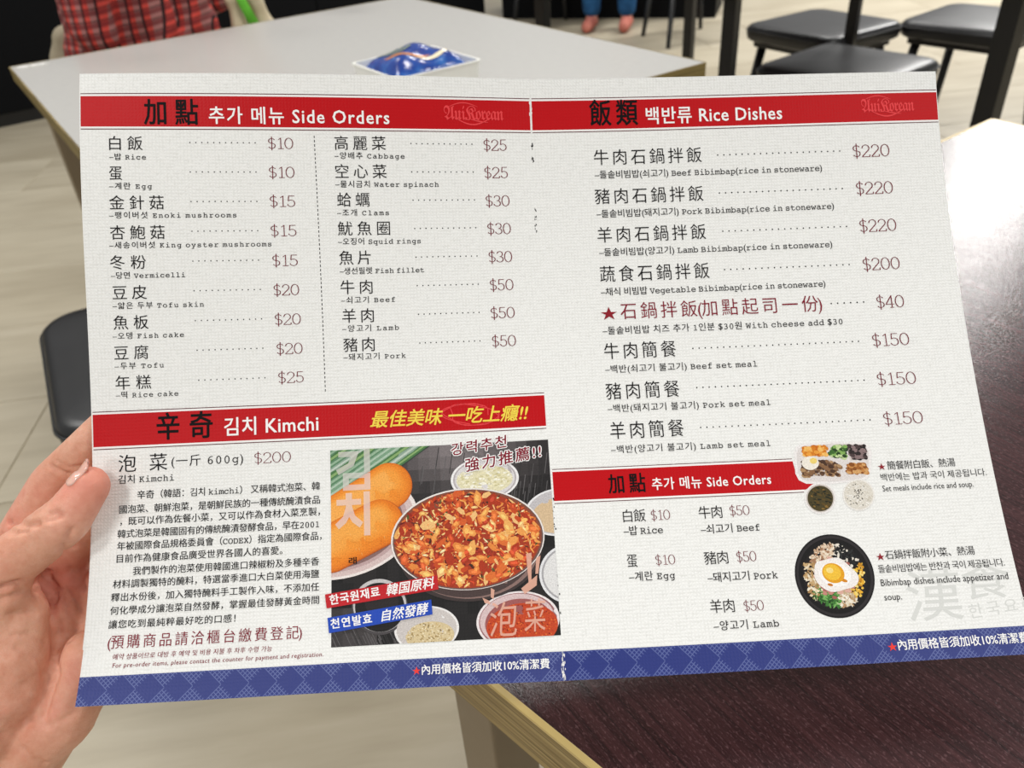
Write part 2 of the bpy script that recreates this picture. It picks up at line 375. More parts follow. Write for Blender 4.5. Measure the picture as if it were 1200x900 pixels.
a48 = math.radians(48); f1 = np.array([math.cos(a48), math.sin(a48)]); f2 = np.array([-f1[1], f1[0]])
XN = np.array([.622, 2.085]); xq = [XN, XN+.99*f1, XN+.99*f1+.74*f2, XN+.74*f2]
xl = [XN+.058*f1+.058*f2]; xl += [xl[0]+.885*f1, xl[0]+.885*f1+.6*f2, xl[0]+.6*f2]
table('dining_table', 'brown-edged table on slim black legs behind the grey table', xq, .034, [tuple(p) for p in xl], .034, M['brown_top'], M['wood_edge'], M['black_metal'], a48, apron=False)
g1 = np.array([math.cos(math.radians(33)), math.sin(math.radians(33))]); g2 = np.array([g1[1], -g1[0]])
YN = np.array([1.185, 2.075]); yq = [YN, YN+.75*g1, YN+.75*g1+.75*g2, YN+.75*g2]
table('dining_table', 'table whose thick black leg stands at the right edge, beyond the brown table', yq, .034, inset(yq, .062), .05, M['brown_top'], M['wood_edge'], M['black_metal'], math.radians(33), apron=False)

# ------------------------------------------------------------------ padded black chairs
def seat_mesh(w=.40, h=.062, r=.055):
    bm = bmesh.new(); n = 40; prof = []
    def outline(s, rr):
        pts = []
        hw = w/2*s
        for q in range(4):
            cx, cy = ((1, 1), (-1, 1), (-1, -1), (1, -1))[q]; 
            for k in range(9):
                a = q*PI/2+k*PI/16; pts.append(((hw-rr)*cx+rr*math.cos(a), (hw-rr)*cy+rr*math.sin(a)))
        return pts
    levels = [(.93, 0.0), (.985, .008), (1.0, .022), (1.0, .036), (.985, .047), (.95, .0535), (.90, .0565), (.75, .0595), (.5, .0615), (.25, .062)]
    rings = [[bm.verts.new((x, y, z)) for x, y in outline(s, max(.01, r*s))] for s, z in levels]
    for a, b in zip(rings, rings[1:]):
        m = len(a)
        for k in range(m): bm.faces.new((a[k], a[(k+1) % m], b[(k+1) % m], b[k]))
    bm.faces.new(rings[0][::-1]); bm.faces.new(rings[-1])
    return bm
def make_stool(label, x, y, deg, top=.452):
    root = empty('padded_stool', (x, y, 0), math.radians(deg)); tag(root, label, 'stool', 'black padded stools')
    s = bm_obj('seat', seat_mesh(), M['leather'], root, True, (0, 0, top-.062))
    piping = bmesh.new()
    hw, r = .2006, .055; pts = []
    for q in range(4):
        cx, cy = ((1, 1), (-1, 1), (-1, -1), (1, -1))[q]
        for k in range(9):
            a = q*PI/2+k*PI/16; pts.append(Vector(((hw-r)*cx+r*math.cos(a), (hw-r)*cy+r*math.sin(a), .038)))
    nn = len(pts); rings = []
    for i, p in enumerate(pts):
        d = (pts[(i+1) % nn]-pts[i-1]).normalized(); o = Vector((d.y, -d.x, 0)); z = Vector((0, 0, 1))
        rings.append([piping.verts.new(p+(o*math.cos(t)+z*math.sin(t))*.0028) for t in (0, PI/3, 2*PI/3, PI, 4*PI/3, 5*PI/3)])
    for i in range(nn):
        a, b = rings[i], rings[(i+1) % nn]
        for k in range(6): piping.faces.new((a[k], a[(k+1) % 6], b[(k+1) % 6], b[k]))
    bmesh.ops.recalc_face_normals(piping, faces=piping.faces[:])
    bm_obj('piping', piping, M['leather'], s, True)
    bm_obj('seat_frame', box_bm(-.165, .165, -.165, .165, top-.085, top-.06, .004), M['black_metal'], root)
    for sx in (-1, 1):
        for sy in (-1, 1):
            bm_obj('leg', tube_bm([(sx*.14, sy*.14, top-.075), (sx*.185, sy*.185, .005), (sx*.186, sy*.186, 0)], [.0165, .0125, .0125], 12), M['black_metal'], root, True)
    return root
make_stool('black padded stool at the left, tucked half under the grey table', -.530, 1.145, 27, .462)
make_stool('black padded stool directly above the menu, nearest of the three at upper right', 1.075, 2.50, 36)
make_stool('black padded stool behind the nearest one, in the middle of the upper right', 1.20, 3.05, 30)
make_stool('black padded stool at the far right, beside the thick black table leg', 1.715, 2.955, 37)
make_stool('black stool with a slanting leg, far background, right of the person in blue', 1.16, 5.0, 12)
make_stool('black stool at the top edge of the picture, left of the person in blue', .43, 5.56, 20)

# long black bench in the far background
bench = empty('bench', (.12, 5.96, 0), math.radians(-20)); tag(bench, 'long black upholstered bench under the person in blue trousers', 'bench')
bm_obj('bench_base', box_bm(0, 1.42, .02, .46, 0, .38, .004), M['panel'], bench)
for k in range(2): bm_obj('seat_cushion', box_bm(.71*k+.004, .71*k+.706, 0, .46, .38, .452, .018, 3), M['leather'], bench)
for k in range(2): bm_obj('back_cushion', box_bm(.71*k+.004, .71*k+.706, .46, .56, .40, .95, .03, 3), M['leather'], bench)

# ------------------------------------------------------------------ seated people
def person(name, label, loc, rz, cloth, legs_cloth, shirt_z, hem_folds, seat_h=.455, short=False, reach=.25, shoe='shoe'):
    root = empty(name, (loc[0], loc[1], 0), rz); tag(root, label, 'person')
    s = seat_h
    hipz = s+.10
    # body faces +x in its own frame
    B = []
    pel = (0, 0, hipz); wst = (-.01, 0, s+.24); chest = (.02, 0, s+.42); neck = (.03, 0, s+.60); head = (.07, 0, s+.74)
    B += [((0, -.08, hipz), .115, (0, .08, hipz), .115), ((0, -.06, hipz+.02), .115, (-.01, -.05, s+.24), .1), ((0, .06, hipz+.02), .115, (-.01, .05, s+.24), .1),
          ((-.01, -.05, s+.24), .1, (.02, -.08, s+.44), .105), ((-.01, .05, s+.24), .1, (.02, .08, s+.44), .105), ((.02, -.08, s+.44), .1, (.02, .08, s+.44), .1),
          ((.02, -.15, s+.53), .055, (.02, .15, s+.53), .055), ((.02, 0, s+.5), .06, neck, .052), (neck, .05, (.05, 0, s+.66), .05),
          ((.055, 0, s+.72), .083, (.06, 0, s+.80), .088), ((.10, 0, s+.70), .05, (.11, 0, s+.76), .06), ((.145, 0, s+.735), .014, (.125, 0, s+.765), .012)]
    for sy in (-1, 1):
        B += [((.06, sy*.088, s+.755), .02, (.055, sy*.092, s+.775), .02)]
        sh, el, wr = (.02, sy*.185, s+.52), (.12, sy*.235, s+.43), (.06+reach, sy*.12, s+.56)
        B += [(sh, .05, el, .04), (el, .039, wr, .027), (wr, .026, (wr[0]+.08, wr[1]-sy*.01, wr[2]+.005), .022)]
        for k in range(4): B += [((wr[0]+.08, wr[1]-.03+.02*k, wr[2]), .0095, (wr[0]+.15-.006*abs(k-1.5), wr[1]-.032+.021*k, wr[2]-.02), .008)]
        B += [((wr[0]+.03, wr[1]-sy*.02, wr[2]), .012, (wr[0]+.085, wr[1]-sy*.055, wr[2]-.012), .009)]
        kn, an = (.43, sy*.11, s+.055), (.40, sy*.11, .09)
        B += [((.0, sy*.085, hipz-.015), .088, kn, .06), (kn, .057, (.42, sy*.11, .3), .055), ((.42, sy*.11, .3), .054, an, .037), (an, .037, (.42, sy*.11, .045), .036), ((.43, sy*.11, .038), .034, (.54, sy*.115, .03), .028)]
    me = blob_mesh(B, .011, 5); me.materials.append(M['skin'])
    for mm_ in list(me.materials)[1:]: pass
    me.name = 'body'; body = link('body', me, root)
    for sy in (-1, 1):
        ey = tube_bm([(.141, sy*.032, s+.766), (.150, sy*.032, s+.766)], [.011, .007], 10); bm_obj('eye', ey, M['hair'], body, True)
    mo = tube_bm([(.146, -.022, s+.708), (.153, 0, s+.706), (.146, .022, s+.708)], [.004, .006, .004], 8); bm_obj('mouth', mo, M['shoe'], body, True)
    H = [((.03, 0, s+.80), .094, (.035, 0, s+.83), .088), ((-.015, 0, s+.68), .07, (.0, 0, s+.80), .09)]
    hm = blob_mesh(H, .012, 4); hm.materials.append(M['hair']); link('hair', hm, root)
    # shirt, a loose shell over torso and upper arms
    S = [((0, -.1, shirt_z+.04), .145, (0, .1, shirt_z+.04), .145), ((0, -.08, shirt_z+.04), .15, (0, -.07, s+.42), .125), ((0, .08, shirt_z+.04), .15, (0, .07, s+.42), .125),
         ((.02, -.09, s+.45), .115, (.02, .09, s+.45), .115), ((.02, -.16, s+.535), .066, (.02, .16, s+.535), .066)]
    for sy in (-1, 1): S += [((.02, sy*.185, s+.52), .066, (.06, sy*.235, s+.30), .054)]
    sm = blob_mesh(S, .011, 4); co = get_co(sm); no = get_no(sm)
    ang = np.arctan2(co[:, 1], co[:, 0]); k = np.clip((shirt_z+.22-co[:, 2])/.2, 0, 1)
    fold = np.sin(ang*9+3*np.sin(co[:, 2]*22))*.007*k*hem_folds + np.sin(co[:, 2]*95+ang*2.3+np.sin(ang*3)*2)*.010*k*hem_folds*(.5+.5*np.cos(ang-2.3))
    sm.vertices.foreach_set('co', (co+no*fold[:, None]).ravel()); sm.update(); sm.materials.append(cloth); link('shirt', sm, root)
    # trousers
    T = [((0, -.085, hipz), .126, (0, .085, hipz), .126)]
    for sy in (-1, 1):
        if short: T += [((0, sy*.085, hipz-.01), .1, (.33, sy*.11, s+.062), .082)]
        else: T += [((0, sy*.085, hipz-.01), .1, (.43, sy*.11, s+.055), .073), ((.43, sy*.11, s+.055), .072, (.405, sy*.11, .12), .058)]
    tm = blob_mesh(T, .012, 4); tm.materials.append(legs_cloth); link('trousers', tm, root)
    for sy in (-1, 1):
        f = blob_mesh([((.40, sy*.11, .046), .043, (.54, sy*.115, .036), .034)], .008, 2); co = get_co(f); co[:, 2] = np.maximum(co[:, 2], 0.0); f.vertices.foreach_set('co', co.ravel()); f.update()
        f.materials.append(M[shoe]); link('shoe', f, root)
    return root
person('person', 'person in a red plaid shirt seated behind the grey table, only the waist showing', (-.885, 2.30), math.radians(-20), M['plaid'], M['khaki'], .60, 1.0)
person('person', 'person in blue trousers seated far back at the top edge, russet shoes showing', (.90, 5.80), math.radians(-108), M['dark_cloth'], M['denim'], .62, .3)

# cream canvas bag with a green stripe, beside the plaid shirt
def bag(name, label, loc, rz, w, d, h, m, stripe=None, tilt=0.0):
    root = empty(name, loc, rz); root.rotation_euler = (0, tilt, rz); tag(root, label, 'bag')
    b = blob_mesh([((-w/2+d/2, 0, d/2), d/2, (w/2-d/2, 0, d/2), d/2), ((-w/2+d/2, 0, d/2), d/2, (-w/2*.8+d/2, 0, h-d/3), d/3), ((w/2-d/2, 0, d/2), d/2, (w/2*.8-d/2, 0, h-d/3), d/3), ((-w/2*.8+d/2, 0, h-d/3), d/3, (w/2*.8-d/2, 0, h-d/3), d/3)], .006, 3)
    co = get_co(b); no = get_no(b); b.vertices.foreach_set('co', (co+no*(np.sin(co[:, 2]*60+co[:, 0]*25)*.004)[:, None]).ravel()); b.update()
    b.materials.append(m); bd = link('bag_body', b, root)
    if stripe:
        sb = bmesh.new()
        tube_bm([(.0, -d/2-.002, .02), (.012, -d/2-.004, h*.35), (.004, -d/2-.001, h*.7), (0, -d/3, h-.01)], [.013, .014, .013, .011], 10, sb)
        for v in sb.verts: v.co.y = -d/2-.003+(v.co.y+d/2)*.45
        bm_obj('stripe', sb, stripe, root, True)
    return root

# ------------------------------------------------------------------ the menu: one curved sheet, folded once (sizes in millimetres)
SHEET = np.array([[[[-187.92, 397.2, -82.38], [-189.94, 349.91, -136.14], [-194.58, 321.09, -200.73], [-195.64, 277.88, -263.9], [-196.95, 215.39, -298.82]], [[-118.16, 399.62, -87.04], [-121.4, 362.95, -148.59], [-124.28, 322.74, -207.06], [-125.81, 274.78, -261.11], [-127.19, 217.68, -304.93]], [[-48.65, 405.78, -95.04], [-52.85, 372.07, -157.64], [-54.41, 326.11, -213.7], [-55.78, 274.12, -263.43], [-56.79, 219.78, -308.6]], [[20.07, 414.93, -104.44], [16.93, 377.29, -165.03], [15.41, 327.4, -218.43], [14.7, 270.84, -261.17], [12.65, 212.82, -302.82]]], [[[20.07, 414.93, -104.44], [16.93, 377.29, -165.03], [15.41, 327.4, -218.43], [14.7, 270.84, -261.17], [12.65, 212.82, -302.82]], [[88.97, 417.94, -109.87], [86.57, 378.98, -169.59], [84.84, 329.51, -221.53], [83.16, 272.91, -266.72], [82.04, 213.44, -306.75]], [[158.16, 418.74, -112.56], [156.02, 378.52, -171.73], [154.12, 329.76, -225.04], [152.28, 274.94, -271.67], [151.38, 215.71, -311.37]], [[227.39, 421.13, -117.31], [224.78, 379.51, -175.05], [223.9, 326.88, -224.5], [221.65, 274.47, -273.07], [220.69, 215.37, -312.73]]]], float)/1000.0       # Bezier control points of the two panels, relative to the viewer
W1, W2, HT = 210.0, 208.035, 285.373
def _bern(n, t): return np.stack([math.comb(n, i)*t**i*(1-t)**(n-i) for i in range(n+1)], -1)
def _dbern(n, t):
    b = _bern(n-1, t); z = np.zeros(b.shape[:-1]+(1,)); return n*(np.concatenate([z, b], -1)-np.concatenate([b, z], -1))
def sheet(u, v, off=0.0):
    """point on the paper at u mm from the left edge and v mm from the top edge, lifted `off` mm off its face"""
    u = np.asarray(u, float); v = np.asarray(v, float)/HT
    k = (u > W1).astype(int); uu = np.where(k == 0, u/W1, (u-W1)/W2)
    Bu, Bv, Du, Dv = _bern(3, uu), _bern(4, v), _dbern(3, uu), _dbern(4, v); C = SHEET[k]
    P = np.einsum('ni,nj,nijc->nc', Bu, Bv, C); a = np.einsum('ni,nj,nijc->nc', Du, Bv, C); b = np.einsum('ni,nj,nijc->nc', Bu, Dv, C)
    n = np.cross(b, a); n /= np.linalg.norm(n, axis=1)[:, None]
    return CAM+P+n*(np.asarray(off)*1e-3).reshape(-1, 1) if np.ndim(off) else CAM+P+n*off*1e-3
MENU_BASE = sheet([W1], [HT])[0]
menu = empty('menu', tuple(MENU_BASE))
tag(menu, 'open two-page restaurant menu with red title bands, held up by the hand', 'menu')
def rel(P): return P-MENU_BASE

def page(u0, u1, name, back, parent, nu=30, nv=44, front=0.0, va=0.0, vb=None):
    us, vv = np.linspace(u0, u1, nu), np.linspace(va, vb or HT, nv); U, V = np.meshgrid(us, vv, indexing='ij'); U, V = U.ravel(), V.ravel()
    A, B = rel(sheet(U, V, front)), rel(sheet(U, V, back)); n = nu*nv; F = []
    ix = lambda i, j, k=0: k*n+i*nv+j
    for i in range(nu-1):
        for j in range(nv-1):
            F += [(ix(i, j), ix(i, j+1), ix(i+1, j+1), ix(i+1, j)), (ix(i, j, 1), ix(i+1, j, 1), ix(i+1, j+1, 1), ix(i, j+1, 1))]
    for i in range(nu-1): F += [(ix(i, 0), ix(i+1, 0), ix(i+1, 0, 1), ix(i, 0, 1)), (ix(i+1, nv-1), ix(i, nv-1), ix(i, nv-1, 1), ix(i+1, nv-1, 1))]
    for j in range(nv-1): F += [(ix(0, j+1), ix(0, j), ix(0, j, 1), ix(0, j+1, 1)), (ix(nu-1, j), ix(nu-1, j+1), ix(nu-1, j+1, 1), ix(nu-1, j, 1))]
    return mesh_obj(name, np.vstack([A, B]), F, M['paper'], parent, uv=np.stack([np.r_[U, U], np.r_[V, V]], 1))
left = page(0, W1, 'page', -.35, menu); right = page(W1+1e-6, W1+W2, 'page', -.35, menu)
left['label'] = 'left page with side orders and kimchi'; right['label'] = 'right page with rice dishes'
back = page(-.8, 60, 'back_sheet', -1.1, menu, 10, 30, -.7, 206, 262)

def clip_rect(pts, x0, x1, y0, y1):
    def cut(P, f, g):
        out = []
        for i in range(len(P)):
            a, b = P[i-1], P[i]; fa, fb = f(a), f(b)
            if fb >= 0:
                if fa < 0: out.append(g(a, b, fa/(fa-fb)))
                out.append(b)
            elif fa >= 0: out.append(g(a, b, fa/(fa-fb)))
        return out
    lerp = lambda a, b, t: (a[0]+(b[0]-a[0])*t, a[1]+(b[1]-a[1])*t)
    for f in (lambda p: p[0]-x0, lambda p: x1-p[0], lambda p: p[1]-y0, lambda p: y1-p[1]):
        pts = cut(pts, f, lerp)
        if len(pts) < 3: return []
    return pts
class Print:
    """flat printed shapes laid on the paper"""
    def __init__(s, off, clip=None): s.v, s.f, s.c, s.off, s.clip = [], [], [], off, clip
    def poly(s, pts, col=None, cell=7.0, off=None):
        if s.clip: pts = clip_rect(pts, *s.clip)
        if len(pts) < 3: return
        xs, ys = [p[0] for p in pts], [p[1] for p in pts]
        for i in range(int(min(xs)//cell), int(max(xs)//cell)+1):
            for j in range(int(min(ys)//cell), int(max(ys)//cell)+1):
                q = clip_rect(pts, i*cell, (i+1)*cell, j*cell, (j+1)*cell)
                if len(q) < 3: continue
                n = len(s.v); s.v += [(a, b, s.off if off is None else off) for a, b in q]; s.f.append(tuple(range(n, n+len(q)))[::-1]); s.c.append(col or (1, 1, 1, 1))
    def ell(s, e, col=None, n=48, off=None, a0=0, a1=2*PI):
        cx, cy, ax, ay, bx, by = e
        s.poly([(cx+ax*math.cos(t)+bx*math.sin(t), cy+ay*math.cos(t)+by*math.sin(t)) for t in np.linspace(a0, a1, n, endpoint=abs(a1-a0) < 6.2)], col, off=off)
    def rect(s, u0, u1, v0, v1, col=None): s.poly([(u0, v0), (u1, v0), (u1, v1), (u0, v1)], col)
    def build(s, name, m, parent):
        a = np.array(s.v); return mesh_obj(name, rel(sheet(a[:, 0], a[:, 1], a[:, 2])), s.f, m, parent, uv=a[:, :2], cols=s.c)
def band(u0, u1, v0, v1, parent):
    p = Print(.06); p.rect(u0, u1, v0, v1); b = p.build('title_band', M['red'], parent)
    p = Print(.05); p.rect(u0, u1, v0-.95, v0); p.build('white_rule', M['white_rule'], parent); p = Print(.05); p.rect(u0, u1, v1, v1+.95); p.build('white_rule', M['white_rule'], parent)
    p = Print(.07); p.rect(u0, u1, v0-1.35, v0-.95); p.build('thin_rule', M['rule'], parent); p = Print(.07); p.rect(u0, u1, v1+.95, v1+1.35); p.build('thin_rule', M['rule'], parent)
    return b
VT0, VT1, VK0, VK1, VS0, VS1, VB0 = [x*HT for x in [0.03782, 0.08816, 0.55183, 0.60379, 0.68091, 0.7284, 0.95809]]
band(.5, 209.6, VT0, VT1, left); band(210.6, W1+W2-.3, VT0, VT1, right)
band(.6, 209.4, VK0, VK1, left)
sb = Print(.06); sb.poly([(210.8, VS0), (324.4, VS0), (325.3, 201.5), (328.5, 204.6), (334, 205.4), (331, 206.6), (328.6, VS1), (210.8, VS1)]); sb.build('title_band', M['red'], right)
p = Print(.05); p.rect(210.8, 324.2, VS0-.95, VS0); p.rect(210.8, 327.8, VS1, VS1+.95); p.build('white_rule', M['white_rule'], right)
p = Print(.07); p.rect(210.8, 324.2, VS0-1.3, VS0-.95); p.rect(210.8, 327.6, VS1+.95, VS1+1.3); p.build('thin_rule', M['rule'], right)
for u0, u1, par in ((0.0, 209.9, left), (210.1, W1+W2, right)):
    p = Print(.06); p.rect(u0, u1, VB0, HT); p.build('footer_band', M['footer'], par)
p = Print(.08); v = 28.9
while v < 151: p.rect(105.0+.012*(v-28.9)-.18, 105.0+.012*(v-28.9)+.18, v, v+1.15); v += 2.05
p.build('dashed_divider', M['soft_black'], left)
# worn fold: pale and dark scuffs along the crease
rng = random.Random(8)
p = Print(.09)
for k in range(60):
    v = rng.uniform(VT0, VT1) if k < 26 else rng.uniform(VB0, HT-1); uo = 209.9+rng.uniform(-.8, .8); p.rect(uo, uo+rng.uniform(.12, .35), v, v+rng.uniform(.4, 1.6))
p.build('fold_wear', M['white_rule'], left)
p = Print(.09)
for k in range(46):
    v = rng.choice((rng.uniform(31, 34), rng.uniform(38, 41), rng.uniform(63, 76), rng.uniform(205, 222), rng.uniform(235, 262))); uo = 210.0+rng.uniform(-.5, .5); p.rect(uo, uo+rng.uniform(.15, .5), v, v+rng.uniform(.3, 1.2))
p.build('fold_scuffs', M['soft_black'], left)

